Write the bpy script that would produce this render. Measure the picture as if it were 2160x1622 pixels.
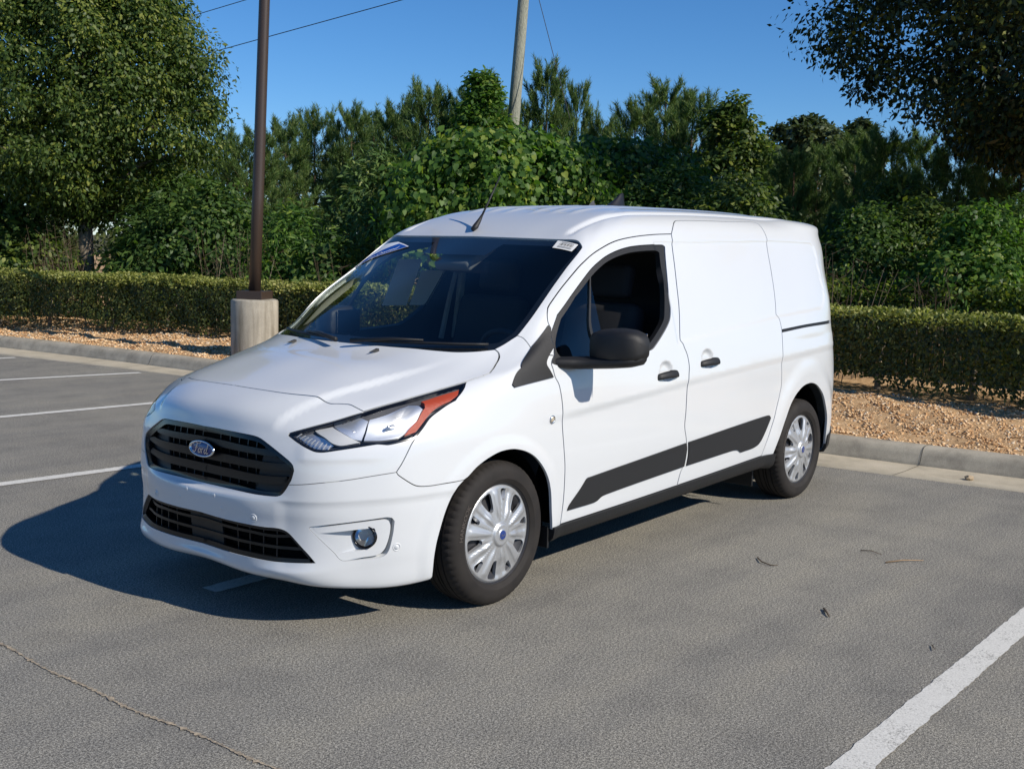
import bpy, bmesh, math, random
import numpy as np
from mathutils import Vector, Matrix, Euler
from mathutils.geometry import delaunay_2d_cdt

for o in list(bpy.data.objects):
    bpy.data.objects.remove(o)
scene = bpy.context.scene
COL = scene.collection

# ---------------------------------------------------------------- camera
CAM=(3.90156,4.01303,1.59309,3.812141,-0.121725,0.026355,2462.564)
def cam_axes():
    yaw, pitch, roll = CAM[3:6]
    f = np.array([math.cos(yaw)*math.cos(pitch), math.sin(yaw)*math.cos(pitch), math.sin(pitch)])
    r = np.array([math.sin(yaw), -math.cos(yaw), 0.])
    u = np.cross(r, f)
    c, s = math.cos(roll), math.sin(roll)
    return c*r+s*u, -s*r+c*u, f
_r, _u, _f = cam_axes()
cam_data = bpy.data.cameras.new('camera')
cam_obj = bpy.data.objects.new('camera', cam_data)
COL.objects.link(cam_obj)
cam_obj.matrix_world = Matrix(((_r[0], _u[0], -_f[0], CAM[0]), (_r[1], _u[1], -_f[1], CAM[1]), (_r[2], _u[2], -_f[2], CAM[2]), (0, 0, 0, 1)))
cam_data.sensor_width = 36
cam_data.lens = 36*CAM[6]/2160
cam_data.clip_start = .05
cam_data.clip_end = 3000
scene.camera = cam_obj

# ---------------------------------------------------------------- sky, sun, exposure
SUN_EL = math.radians(35)
SUN_DIR = Vector((-.11, 1.0, 0)).normalized()*math.cos(SUN_EL) + Vector((0, 0, math.sin(SUN_EL)))   # towards the sun
world = bpy.data.worlds.new('World'); scene.world = world; world.use_nodes = True
wn = world.node_tree.nodes; wl = world.node_tree.links
sky = wn.new('ShaderNodeTexSky'); sky.sky_type = 'NISHITA'; sky.sun_disc = False
sky.sun_elevation = SUN_EL
sky.sun_rotation = math.atan2(SUN_DIR.x, SUN_DIR.y)
sky.altitude = 1500; sky.air_density = 1.0; sky.dust_density = 0; sky.ozone_density = 8
bg = wn['Background']; bg.inputs['Strength'].default_value = .112
hs = wn.new('ShaderNodeHueSaturation'); hs.inputs['Saturation'].default_value = 1.12
wl.new(sky.outputs['Color'], hs.inputs['Color']); wl.new(hs.outputs['Color'], bg.inputs['Color'])
sun_data = bpy.data.lights.new('sun', 'SUN'); sun_data.energy = 4.7; sun_data.angle = math.radians(.55); sun_data.color = (1, .92, .80)
sun_obj = bpy.data.objects.new('sun', sun_data); COL.objects.link(sun_obj)
sun_obj.rotation_euler = (-SUN_DIR).to_track_quat('-Z', 'Y').to_euler()
scene.render.engine = 'CYCLES'
scene.view_settings.view_transform = 'Standard'
scene.view_settings.look = 'None'
scene.view_settings.gamma = 1
scene.view_settings.exposure = 0.08
scene.cycles.max_bounces = 10
scene.cycles.transparent_max_bounces = 16
scene.cycles.caustics_reflective = False
scene.cycles.caustics_refractive = False

# ---------------------------------------------------------------- helpers
MATS = {}
class NT:
    """tiny node-tree helper"""
    def __init__(s, name):
        s.m = bpy.data.materials.new(name); s.m.use_nodes = True
        s.n = s.m.node_tree.nodes; s.l = s.m.node_tree.links
        s.b = s.n['Principled BSDF']; s.out = s.n['Material Output']
    def new(s, t, **k):
        n = s.n.new(t)
        for a, v in k.items():
            if a in n.inputs: n.inputs[a].default_value = v
            else: setattr(n, a, v)
        return n
    def link(s, a, b): s.l.new(a, b)
    def coord(s, kind='Object'):
        return s.new('ShaderNodeTexCoord').outputs[kind]
    def noise(s, vec, scale, detail=3, rough=.55):
        n = s.new('ShaderNodeTexNoise'); n.inputs['Scale'].default_value = scale; n.inputs['Detail'].default_value = detail; n.inputs['Roughness'].default_value = rough
        if vec is not None: s.link(vec, n.inputs['Vector'])
        return n.outputs['Fac']
    def ramp(s, fac, stops):
        n = s.new('ShaderNodeValToRGB'); e = n.color_ramp.elements
        while len(e) < len(stops): e.new(.5)
        for q, (p, c) in zip(e, stops):
            q.position = p; q.color = (*c, 1) if len(c) == 3 else c
        s.link(fac, n.inputs['Fac']); return n.outputs['Color']
    def mix(s, fac, a, b, blend='MIX'):
        n = s.new('ShaderNodeMix'); n.data_type = 'RGBA'; n.blend_type = blend
        for sock, v in ((n.inputs['Factor'], fac), (n.inputs['A'], a), (n.inputs['B'], b)):
            if isinstance(v, (int, float)): sock.default_value = v
            elif isinstance(v, tuple): sock.default_value = (*v, 1) if len(v) == 3 else v
            else: s.link(v, sock)
        for i in n.inputs:   # colour sockets share names with float ones
            pass
        return [o for o in n.outputs if o.type == 'RGBA'][0]
    def mixc(s, fac, a, b, blend='MIX'):
        n = s.new('ShaderNodeMix'); n.data_type = 'RGBA'; n.blend_type = blend
        fs = n.inputs[0]; As = n.inputs[6]; Bs = n.inputs[7]
        for sock, v in ((fs, fac), (As, a), (Bs, b)):
            if isinstance(v, (int, float)): sock.default_value = v
            elif isinstance(v, tuple): sock.default_value = (*v, 1) if len(v) == 3 else v
            else: s.link(v, sock)
        return n.outputs[2]
    def bump(s, h, strength, dist=.01):
        n = s.new('ShaderNodeBump'); n.inputs['Strength'].default_value = strength; n.inputs['Distance'].default_value = dist
        s.link(h, n.inputs['Height']); s.link(n.outputs['Normal'], s.b.inputs['Normal'])
    def set(s, **k):
        for a, v in k.items():
            i = s.b.inputs[a.replace('_', ' ')]
            i.default_value = (*v, 1) if isinstance(v, tuple) and len(v) == 3 else v
        return s

def plain(name, col, rough=.5, metal=0, coat=0, spec=.5, grain=0, gscale=200, **k):
    if name in MATS: return MATS[name]
    t = NT(name); t.set(Base_Color=col, Roughness=rough, Metallic=metal, Specular_IOR_Level=spec)
    if coat: t.set(Coat_Weight=coat, Coat_Roughness=.03)
    if grain:
        h = t.noise(t.coord(), gscale, 2); t.bump(h, grain, .002)
    MATS[name] = t.m
    return t.m

def tag(o, label=None, cat=None, group=None, kind=None):
    if label: o['label'] = label
    if cat: o['category'] = cat
    if group: o['group'] = group
    if kind: o['kind'] = kind
    return o
def empty(name, loc=(0, 0, 0), rz=0, label=None, cat=None, group=None, parent=None):
    o = bpy.data.objects.new(name, None); COL.objects.link(o); o.location = loc; o.rotation_euler = (0, 0, rz)
    o.empty_display_size = .1
    if parent: o.parent = parent
    return tag(o, label, cat, group)
def link_mesh(name, me, mat=None, parent=None, smooth=False):
    o = bpy.data.objects.new(name, me); COL.objects.link(o)
    if mat is not None:
        me.materials.clear() if len(me.materials) else None
        me.materials.append(mat)
    if parent: o.parent = parent
    if smooth: me.shade_smooth() if hasattr(me, 'shade_smooth') else me.polygons.foreach_set('use_smooth', [True]*len(me.polygons))
    return o
def pyd(name, v, f, mat=None, parent=None, smooth=False):
    me = bpy.data.meshes.new(name); me.from_pydata([tuple(p) for p in v], [], [tuple(q) for q in f]); me.update()
    return link_mesh(name, me, mat, parent, smooth)
def bm_obj(name, bm, mat=None, parent=None, smooth=False, sharp=None):
    bmesh.ops.recalc_face_normals(bm, faces=bm.faces)
    me = bpy.data.meshes.new(name); bm.to_mesh(me); bm.free()
    o = link_mesh(name, me, mat, parent, smooth)
    if sharp is not None and smooth: me.set_sharp_from_angle(angle=math.radians(sharp))
    return o
def add_box(bm, c, d, rot=None, bevel=0, seg=2):
    r = bmesh.ops.create_cube(bm, size=1)
    vs = r['verts']
    bmesh.ops.scale(bm, vec=d, verts=vs)
    if bevel:
        es = list({e for v in vs for e in v.link_edges})
        b = bmesh.ops.bevel(bm, geom=es, offset=bevel, segments=seg, affect='EDGES', profile=.5)
        vs = list({v for f in b['faces'] for v in f.verts} | {v for v in vs if v.is_valid})
        vs = [v for v in vs if v.is_valid]
    if rot is not None: bmesh.ops.rotate(bm, verts=vs, cent=(0, 0, 0), matrix=rot if isinstance(rot, Matrix) else Euler(rot).to_matrix())
    bmesh.ops.translate(bm, verts=vs, vec=c)
    return vs
def tube(path, radii, n=8, cap=True):
    """verts, faces of a tube along 3-D points"""
    P = [Vector(p) for p in path]; v = []; f = []
    if not hasattr(radii, '__len__'): radii = [radii]*len(P)
    up = Vector((.31, .17, .93))
    for i, p in enumerate(P):
        t = (P[min(i+1, len(P)-1)]-P[max(i-1, 0)]).normalized()
        a = t.cross(up)
        if a.length < 1e-3: a = t.cross(Vector((1, 0, 0)))
        a.normalize(); b = t.cross(a)
        for k in range(n):
            q = 2*math.pi*k/n
            v.append(p+(a*math.cos(q)+b*math.sin(q))*radii[i])
    for i in range(len(P)-1):
        for k in range(n):
            f.append((i*n+k, i*n+(k+1) % n, (i+1)*n+(k+1) % n, (i+1)*n+k))
    if cap:
        f.append(tuple(range(n))[::-1]); f.append(tuple((len(P)-1)*n+k for k in range(n)))
    return v, f
def lathe(profile, n=48, axis='Y'):
    """profile list of (r, h); revolved about axis"""
    v = []; f = []
    for r, h in profile:
        for k in range(n):
            a = 2*math.pi*k/n
            v.append((r*math.cos(a), h, r*math.sin(a)) if axis == 'Y' else (r*math.cos(a), r*math.sin(a), h))
    for i in range(len(profile)-1):
        for k in range(n):
            f.append((i*n+k, i*n+(k+1) % n, (i+1)*n+(k+1) % n, (i+1)*n+k))
    return v, f
def sm(t):
    t = np.clip(t, 0, 1); return t*t*(3-2*t)
def text_mesh(txt, size, extrude=0., shear=0., bold=0.):
    c = bpy.data.curves.new('t', 'FONT'); c.body = txt; c.size = size; c.extrude = extrude; c.shear = shear; c.offset = bold
    c.align_x = 'CENTER'; c.align_y = 'CENTER'; c.resolution_u = 4
    o = bpy.data.objects.new('t', c); COL.objects.link(o)
    dg = bpy.context.evaluated_depsgraph_get(); dg.update()
    me = bpy.data.meshes.new_from_object(o.evaluated_get(dg))
    bpy.data.objects.remove(o); bpy.data.curves.remove(c)
    return me

# ================================================================ setting: lot, kerb, bed
def spot(px, d):
    """plan position on the viewing direction of image column px at horizontal distance d"""
    k = (px-1080)/CAM[6]; py = (510+.0264*(px-1106)-811)/CAM[6]
    v = _f+k*_r-py*_u; h = math.hypot(v[0], v[1])
    return (CAM[0]+v[0]/h*d, CAM[1]+v[1]/h*d)
def height(py, px, d):
    v = _f+(px-1080)/CAM[6]*_r-(py-811)/CAM[6]*_u
    return CAM[2]+v[2]/math.hypot(v[0], v[1])*d

def asphalt_mat():
    t = NT('asphalt'); c = t.coord('Object')
    fine = t.noise(c, 210, 2, .75); mid = t.noise(c, 100, 3, .7); big = t.noise(c, .55, 5, .6); blot = t.noise(c, 3.1, 4, .6)
    vor = t.new('ShaderNodeTexVoronoi'); vor.inputs['Scale'].default_value = 190; t.link(c, vor.inputs['Vector'])
    sp = t.ramp(fine, [(.38, (.024, .024, .0225)), (.47, (.125, .120, .106)), (.54, (.275, .263, .230)), (.64, (.76, .72, .61))])
    sp2 = t.ramp(mid, [(.38, (.05, .048, .044)), (.50, (.20, .191, .168)), (.62, (.47, .45, .395))])
    col = t.mixc(.5, sp, sp2)
    st = t.ramp(vor.outputs['Color'], [(.0, (.75, .75, .75)), (.5, (1, 1, 1)), (1, (1.3, 1.27, 1.2))])
    col = t.mixc(.55, col, st, 'MULTIPLY')
    pt = t.ramp(big, [(.30, (.87, .87, .88)), (.5, (1, 1, 1)), (.7, (1.09, 1.08, 1.05))])
    col = t.mixc(1, col, pt, 'MULTIPLY')
    pt2 = t.ramp(blot, [(.32, (.86, .86, .87)), (.5, (1, 1, 1)), (.68, (1.08, 1.07, 1.05))])
    col = t.mixc(.9, col, pt2, 'MULTIPLY')
    # dark drips and dust
    d2 = t.noise(c, 1.3, 6, .7); dr = t.ramp(d2, [(.66, (1, 1, 1)), (.76, (.80, .79, .78))]); col = t.mixc(1, col, dr, 'MULTIPLY')
    mp = t.new('ShaderNodeMapping'); mp.inputs['Scale'].default_value = (.22, 2.2, 1); t.link(c, mp.inputs[0]); tb = t.noise(mp.outputs[0], 1.0, 4, .6)
    col = t.mixc(1, col, t.ramp(tb, [(.36, (.88, .885, .90)), (.5, (1, 1, 1)), (.66, (1.07, 1.06, 1.03))]), 'MULTIPLY')
    v2 = t.new('ShaderNodeTexVoronoi'); v2.inputs['Scale'].default_value = 1.7; v2.inputs['Randomness'].default_value = 1; t.link(c, v2.inputs['Vector'])
    dn = t.new('ShaderNodeMath', operation='MULTIPLY_ADD'); t.link(t.noise(c, 22, 4, .7), dn.inputs[0]); dn.inputs[1].default_value = .05; t.link(v2.outputs['Distance'], dn.inputs[2])
    col = t.mixc(1, col, t.ramp(dn.outputs[0], [(.035, (.55, .55, .56)), (.060, (1, 1, 1))]), 'MULTIPLY')
    t.link(col, t.b.inputs['Base Color']); t.set(Roughness=.88, Specular_IOR_Level=.3)
    h = t.mixc(.5, fine, mid); t.bump(h, .55, .006)
    return t.m
M_ASPH = asphalt_mat()
def concrete_mat(name, c0, c1, dark=.55, scale=6):
    t = NT(name); c = t.coord('Object')
    n = t.noise(c, scale, 6, .65); f = t.noise(c, 160, 2, .6)
    col = t.ramp(n, [(.28, tuple(x*dark for x in c0)), (.5, c0), (.72, c1)])
    g_ = t.ramp(f, [(.3, (.78, .78, .78)), (.55, (1, 1, 1)), (.75, (1.2, 1.2, 1.18))]); col = t.mixc(.8, col, g_, 'MULTIPLY')
    t.link(col, t.b.inputs['Base Color']); t.set(Roughness=.9, Specular_IOR_Level=.25); t.bump(f, .3, .004)
    return t, col
M_KERB = concrete_mat('kerb_concrete', (.40, .36, .285), (.52, .47, .37), .6, 4)[0].m
M_PAN = concrete_mat('gutter_concrete', (.50, .44, .33), (.58, .51, .39), .72, 3)[0].m
def soil_mat():
    t = NT('bed_soil'); c = t.coord('Object'); n = t.noise(c, 14, 5, .7); f = t.noise(c, 70, 3, .7)
    col = t.ramp(n, [(.3, (.32, .19, .095)), (.5, (.52, .34, .18)), (.7, (.66, .46, .27))])
    col = t.mixc(.8, col, t.ramp(f, [(.3, (.55, .55, .55)), (.5, (1, 1, 1)), (.72, (1.25, 1.2, 1.1))]), 'MULTIPLY')
    t.link(col, t.b.inputs['Base Color']); t.set(Roughness=.95, Specular_IOR_Level=.15); t.bump(t.mixc(.5, n, f), .8, .02)
    return t.m
M_SOIL = soil_mat()
def verge_mat():
    t = NT('verge'); c = t.coord('Object'); n = t.noise(c, .8, 6, .7)
    t.link(t.ramp(n, [(.3, (.045, .05, .02)), (.5, (.09, .085, .04)), (.7, (.16, .12, .07))]), t.b.inputs['Base Color']); t.set(Roughness=.95, Specular_IOR_Level=.1)
    return t.m
YS = np.concatenate([np.linspace(-60, -13, 24), np.linspace(-12.6, 6, 94), np.linspace(7, 60, 26)])
def gut_x(y): return np.interp(y, [-60, -10.24, -8.66, -7.13, .53, 1.91, 60], [3.5, -3.62, -3.83, -4.00, -4.19, -4.36, -8.5])
def kerb_x(y): return np.interp(y, [-60, -11.1, -9.16, .32, 1.78, 60], [2.9, -4.06, -4.27, -4.72, -4.85, -9.0])
def smooth1(y, f, w=1.2):
    return sum(f(y+o) for o in np.linspace(-w, w, 9))/9
GX = smooth1(YS, gut_x); KX = smooth1(YS, kerb_x)
# lot
v = [(x, y, 0) for x, y in zip(GX+.0, YS)]+[(70, y, 0) for y in YS]; n_ = len(YS)
LOT = pyd('parking_lot', v, [(i, n_+i, n_+i+1, i+1) for i in range(n_-1)], M_ASPH); tag(LOT, kind='structure')
def sweep(name, prof, mat, kind=None):
    """prof: list of (offset from kerb base towards the bed, z); offset None -> gutter edge"""
    v = []; m = len(prof)
    for gx, kx, y in zip(GX, KX, YS):
        for (o, z) in prof: v.append(((gx if o is None else kx-o), y, z))
    f = [(i*m+j, (i+1)*m+j, (i+1)*m+j+1, i*m+j+1) for i in range(len(YS)-1) for j in range(m-1)]
    o = pyd(name, v, f, mat, None, True)
    return tag(o, kind=kind)
sweep('gutter', [(None, -.02), (None, .004), (-.30, -.001), (-.02, .002), (.0, .004)], M_PAN, 'structure')
KERB = sweep('kerb', [(-.004, -.02), (-.004, .006), (.012, .03), (.03, .075), (.05, .112), (.075, .13), (.11, .138), (.19, .138), (.205, .130), (.21, .08)], M_KERB, 'structure')
M_JOINT = plain('joint_dark', (.13, .12, .10), .95)
for yj in np.arange(-14.2, 5, 3.05):
    kx = float(np.interp(yj, YS, KX)); gx = float(np.interp(yj, YS, GX)); v = []
    for (x, z) in [(gx, .006)]+[(kx-o, z+.0025) for o, z in ((-.30, -.001), (-.02, .002), (-.004, .006), (.012, .03), (.03, .075), (.05, .112), (.075, .13), (.11, .138), (.19, .138))]:
        v += [(x+.0015, yj-.0035, z+.001), (x+.0015, yj+.0035, z+.001)]
    pyd('kerb_joint', v, [(2*i, 2*i+1, 2*i+3, 2*i+2) for i in range(len(v)//2-1)], M_JOINT, KERB)
# bed: rises gently from the kerb to the hedge and runs on behind it
offs = np.concatenate([[.20, .24, .3], np.linspace(.4, 4.5, 30), [6, 9, 14, 25, 60]])
rng = np.random.default_rng(4)
v = []; BZ = {}
for kx, y in zip(KX, YS):
    for o in offs:
        z = .110+.12*sm((o-.25)/1.8)+(0 if o < .3 else .014*math.sin(3.1*y+4.3*o)+.012*math.sin(7.7*y-5.1*o)+.008*math.sin(15*y+11*o))-.06*sm((o-5)/4)
        v.append((kx-o, y, z))
m = len(offs)
BED = pyd('planting_bed', v, [(i*m+j, (i+1)*m+j, (i+1)*m+j+1, i*m+j+1) for i in range(len(YS)-1) for j in range(m-1)], M_SOIL, None, True); tag(BED, kind='structure')
def bed_z(x, y):
    o = np.interp(y, YS, KX)-x
    return .110+.12*sm((o-.25)/1.8)+np.where(o < .3, 0, .014*np.sin(3.1*y+4.3*o)+.012*np.sin(7.7*y-5.1*o)+.008*np.sin(15*y+11*o))-.06*sm((o-5)/4)
GROUND = pyd('ground', [(-400, -400, -.08), (400, -400, -.08), (400, 400, -.08), (-400, 400, -.08)], [(0, 1, 2, 3)], verge_mat()); tag(GROUND, kind='structure')

def quick_mesh(name, V, F, mat=None, smooth=False):
    """V (n,3) float array, F (m,k) int array"""
    me = bpy.data.meshes.new(name); V = np.ascontiguousarray(V, np.float32); F = np.ascontiguousarray(F, np.int32); m, k = F.shape
    me.vertices.add(len(V)); me.vertices.foreach_set('co', V.ravel())
    me.loops.add(m*k); me.loops.foreach_set('vertex_index', F.ravel())
    me.polygons.add(m); me.polygons.foreach_set('loop_start', np.arange(0, m*k, k, dtype=np.int32))
    me.update(calc_edges=True)
    if smooth: me.polygons.foreach_set('use_smooth', np.ones(m, bool))
    if mat is not None: me.materials.append(mat)
    return me
# gravel and wood chips lying on the bed
def stone_mat():
    t = NT('chips'); g_ = t.new('ShaderNodeNewGeometry'); r = g_.outputs['Random Per Island']
    t.link(t.ramp(r, [(0, (.26, .13, .06)), (.25, (.55, .33, .16)), (.6, (.72, .48, .26)), (.85, (.80, .62, .40)), (1, (.50, .45, .38))]), t.b.inputs['Base Color']); t.set(Roughness=.9, Specular_IOR_Level=.2)
    return t.m
def chips(n, y0, y1, o0, o1, s0, s1, rg):
    base = np.array([(1, 0, 0), (-1, 0, 0), (0, 1, 0), (0, -1, 0), (0, 0, 1), (0, 0, -1)], float); fc = np.array([(0, 2, 4), (2, 1, 4), (1, 3, 4), (3, 0, 4), (2, 0, 5), (1, 2, 5), (3, 1, 5), (0, 3, 5)])
    y = rg.uniform(y0, y1, n); o = rg.uniform(o0, o1, n); x = np.interp(y, YS, KX)-o; z = bed_z(x, y)
    s = rg.uniform(s0, s1, n)**1.0; sc = np.stack([s*rg.uniform(.6, 1.5, n), s*rg.uniform(.5, 1, n), s*rg.uniform(.3, .6, n)], 1)
    a = rg.uniform(0, 6.28, n); tl = rg.normal(0, .35, n)
    P = base[None]*sc[:, None]*rg.uniform(.7, 1.25, (n, 6, 1))
    ct, st = np.cos(tl)[:, None], np.sin(tl)[:, None]; px, pz = P[..., 0]*ct-P[..., 2]*st, P[..., 0]*st+P[..., 2]*ct
    ca, sa = np.cos(a)[:, None], np.sin(a)[:, None]; X = px*ca-P[..., 1]*sa; Y = px*sa+P[..., 1]*ca
    V = np.stack([X+x[:, None], Y+y[:, None], pz+(z+s*.18)[:, None]], -1).reshape(-1, 3)
    F = (fc[None]+6*np.arange(n)[:, None, None]).reshape(-1, 3)
    return V, F
rg = np.random.default_rng(11)
parts = [chips(9000, -.9, 3.0, .22, 2.3, .006, .022, rg), chips(9000, -13.5, -6.2, .22, 2.0, .010, .030, rg), chips(2500, -6.2, -.9, .25, 2.3, .01, .03, rg)]
V = []; F = []; k = 0
for a, b in parts: V.append(a); F.append(b+k); k += len(a)
GRAV = link_mesh('gravel', quick_mesh('gravel', np.concatenate(V), np.concatenate(F), stone_mat())); tag(GRAV, 'tan gravel and wood chips covering the planting bed', 'gravel', kind='stuff')

# painted bay lines
def line_mat():
    t = NT('worn_paint'); c = t.coord('Object'); f = t.noise(c, 150, 3, .7); n = t.noise(c, 9, 5, .7)
    w = t.mixc(.5, f, n); k = t.ramp(w, [(.33, (0, 0, 0)), (.46, (1, 1, 1))])
    base = t.ramp(f, [(.3, (.52, .51, .47)), (.6, (.70, .69, .64))])
    col = t.mixc(k, (.14, .135, .12), base); t.link(col, t.b.inputs['Base Color']); t.set(Roughness=.85, Specular_IOR_Level=.25); t.bump(f, .4, .004)
    return t.m
M_LINE = line_mat()
rl = random.Random(5)
def bay_line(x0, y0, x1, y1, w):
    d = Vector((x1-x0, y1-y0, 0)); L = d.length; d.normalize(); nrm_ = Vector((-d.y, d.x, 0)); v = []; f = []; n = int(L/.03)
    for i in range(n+1):
        p = Vector((x0, y0, .004))+d*(L*i/n)
        for s in (-1, 1): v.append(p+nrm_*s*(w/2+rl.gauss(0, .0022)))
    f = [(2*i, 2*i+2, 2*i+3, 2*i+1) for i in range(n)]
    return pyd('bay_line', v, f, M_LINE, LOT)
bay_line(.74, -.205, -4.12, -.19, .105)
bay_line(.76, 2.715, -4.40, 2.70, .112)
bay_line(.85, -2.985, -3.95, -2.60, .105)
bay_line(.6, -5.60, -3.95, -5.24, .105)
bay_line(.6, -8.4, -3.80, -7.50, .105)
bay_line(.3, -10.35, -3.55, -9.78, .105)
bay_line(.7, 5.6, -4.6, 5.5, .11)
# sandy construction joint across the lot
def seam_mat():
    t = NT('sandy_joint'); c = t.coord('Object'); n = t.noise(c, 60, 4, .7)
    t.link(t.ramp(n, [(.35, (.16, .135, .11)), (.5, (.34, .28, .20)), (.7, (.55, .45, .32))]), t.b.inputs['Base Color']); t.set(Roughness=.95); t.bump(n, .6, .008)
    return t.m
v = []; f = []; yy = np.arange(-6, 5, .008); w_ = .008
xs = 1.735+.012*np.sin(yy*3.1)+.006*np.sin(yy*11)+np.cumsum(rg.normal(0, .0009, len(yy)))*.6
for i, (x, y) in enumerate(zip(xs, yy)):
    ww = abs(rg.normal(.004, .004))+.001
    v += [(x-ww, y, .0035), (x+ww*rg.uniform(.4, 1.6), y, .0035)]
f = [(2*i, 2*i+1, 2*i+3, 2*i+2) for i in range(len(yy)-1)]
pyd('asphalt_joint', v, f, seam_mat(), LOT)

# ================================================================ vegetation helpers
def leaf_mat(name, stops, trans=.35, rough=.5):
    t = NT(name); g_ = t.new('ShaderNodeNewGeometry'); r = g_.outputs['Random Per Island']
    n = t.noise(t.coord('Object'), .9, 3); m = t.new('ShaderNodeMath', operation='MULTIPLY_ADD'); t.link(n, m.inputs[0]); m.inputs[1].default_value = .7; t.link(r, m.inputs[2])
    m2 = t.new('ShaderNodeMath', operation='SUBTRACT'); t.link(m.outputs[0], m2.inputs[0]); m2.inputs[1].default_value = .35
    col = t.ramp(m2.outputs[0], stops)
    t.link(col, t.b.inputs['Base Color']); t.set(Roughness=rough, Specular_IOR_Level=.35)
    tr = t.new('ShaderNodeBsdfTranslucent'); lc = t.mixc(1, col, (1.3, 1.5, .6), 'MULTIPLY'); t.link(lc, tr.inputs['Color'])
    mx = t.new('ShaderNodeMixShader'); mx.inputs[0].default_value = trans; t.link(t.b.outputs[0], mx.inputs[1]); t.link(tr.outputs[0], mx.inputs[2]); t.link(mx.outputs[0], t.out.inputs['Surface'])
    return t.m
M_OAK = leaf_mat('oak_leaf', [(0, (0.034, 0.064, 0.015)), (.4, (0.064, 0.112, 0.025)), (.75, (0.112, 0.164, 0.030)), (1, (0.224, 0.252, 0.043))])
M_OAK2 = leaf_mat('oak_leaf_shaded', [(0, (.014, .026, .008)), (.45, (.024, .042, .012)), (.9, (.048, .070, .018)), (1, (.24, .24, .04))], .2)  # oak leaf darkened, the crown's own shade is put into the colour
M_HEDGE = leaf_mat('hedge_leaf', [(0, (0.022, 0.035, 0.008)), (.4, (0.040, 0.060, 0.013)), (.8, (0.087, 0.107, 0.022)), (1, (0.175, 0.163, 0.043))], .25)  # face leaves darkened, shade on the hedge face is in the colour
M_RED = leaf_mat('redbud_leaf', [(0, (0.039, 0.090, 0.020)), (.4, (0.071, 0.152, 0.029)), (.8, (0.134, 0.241, 0.042)), (1, (0.304, 0.357, 0.064))], .45)
M_PINE = leaf_mat('pine_needle', [(0, (0.041, 0.087, 0.026)), (.4, (0.078, 0.148, 0.039)), (.8, (0.140, 0.217, 0.058)), (1, (0.267, 0.304, 0.097))], .25, .6)
M_PINE2 = leaf_mat('pine_needle_dull', [(0, (0.049, 0.068, 0.025)), (.5, (0.103, 0.125, 0.044)), (1, (0.227, 0.205, 0.092))], .25, .6)
M_SHRUB = leaf_mat('shrub_leaf', [(0, (0.033, 0.069, 0.018)), (.4, (0.059, 0.118, 0.027)), (.8, (0.107, 0.181, 0.040)), (1, (0.197, 0.246, 0.053))], .4)
M_FAR = leaf_mat('far_leaf', [(0, (0.036, 0.055, 0.022)), (.5, (0.068, 0.096, 0.033)), (1, (0.125, 0.148, 0.052))], .2)
M_HEDGETOP = leaf_mat('hedge_sunlit_growth', [(0, (0.112, 0.138, 0.031)), (.4, (0.213, 0.237, 0.056)), (.8, (0.338, 0.350, 0.094)), (1, (0.450, 0.425, 0.163))], .3)  # new growth colour, lifted to paint sunlight on the hedge top
M_DRY = leaf_mat('dry_stem', [(0, (.07, .045, .03)), (.5, (.13, .09, .06)), (1, (.22, .17, .11))], .1)
def bark_mat(name, c0, c1, scale=8):
    t = NT(name); c = t.coord('Object'); mp = t.new('ShaderNodeMapping'); mp.inputs['Scale'].default_value = (1, 1, .18); t.link(c, mp.inputs[0])
    n = t.noise(mp.outputs[0], scale*3, 5, .7); t.link(t.ramp(n, [(.3, c0), (.7, c1)]), t.b.inputs['Base Color']); t.set(Roughness=.9, Specular_IOR_Level=.15); t.bump(n, .7, .03)
    return t.m
M_BARK = bark_mat('oak_bark', (.16, .13, .10), (.42, .35, .26))
M_BARK2 = bark_mat('pine_bark', (.05, .035, .025), (.16, .10, .07))
LEAVES = {
 'oak': (np.array([(0, 0, 0), (.30, .22, .02), (.42, .10, .03), (.62, .20, .0), (.68, .06, .0), (1, 0, -.08), (.68, -.06, .0), (.62, -.20, .0), (.42, -.10, .03), (.30, -.22, .02)], float), [(0, 1, 2), (0, 2, 8), (0, 8, 9), (2, 3, 4), (2, 4, 6), (2, 6, 8), (6, 7, 8), (4, 5, 6)]),
 'oval': (np.array([(0, 0, 0), (.35, .26, .04), (.75, .20, .0), (1, 0, -.06), (.75, -.20, .0), (.35, -.26, .04)], float), [(0, 1, 5), (1, 2, 5), (2, 4, 5), (2, 3, 4)]),
 'kite': (np.array([(0, 0, 0), (.45, .25, .03), (1, 0, -.07), (.45, -.25, .03)], float), [(0, 1, 3), (1, 2, 3)]),
 'lance': (np.array([(0, 0, 0), (.5, .13, .03), (1, 0, -.08), (.5, -.13, .03)], float), [(0, 1, 3), (1, 2, 3)]),
 'heart': (np.array([(.08, 0, 0), (-.04, .20, .02), (.12, .42, .05), (.42, .42, .03), (.75, .22, -.03), (1, 0, -.10), (.75, -.22, -.03), (.42, -.42, .03), (.12, -.42, .05), (-.04, -.20, .02)], float), [(0, 1, 2), (0, 2, 3), (0, 3, 4), (0, 4, 5), (0, 5, 6), (0, 6, 7), (0, 7, 8), (0, 8, 9)]),
}
def unit(a): return a/np.maximum(np.linalg.norm(a, axis=-1, keepdims=True), 1e-9)
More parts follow.
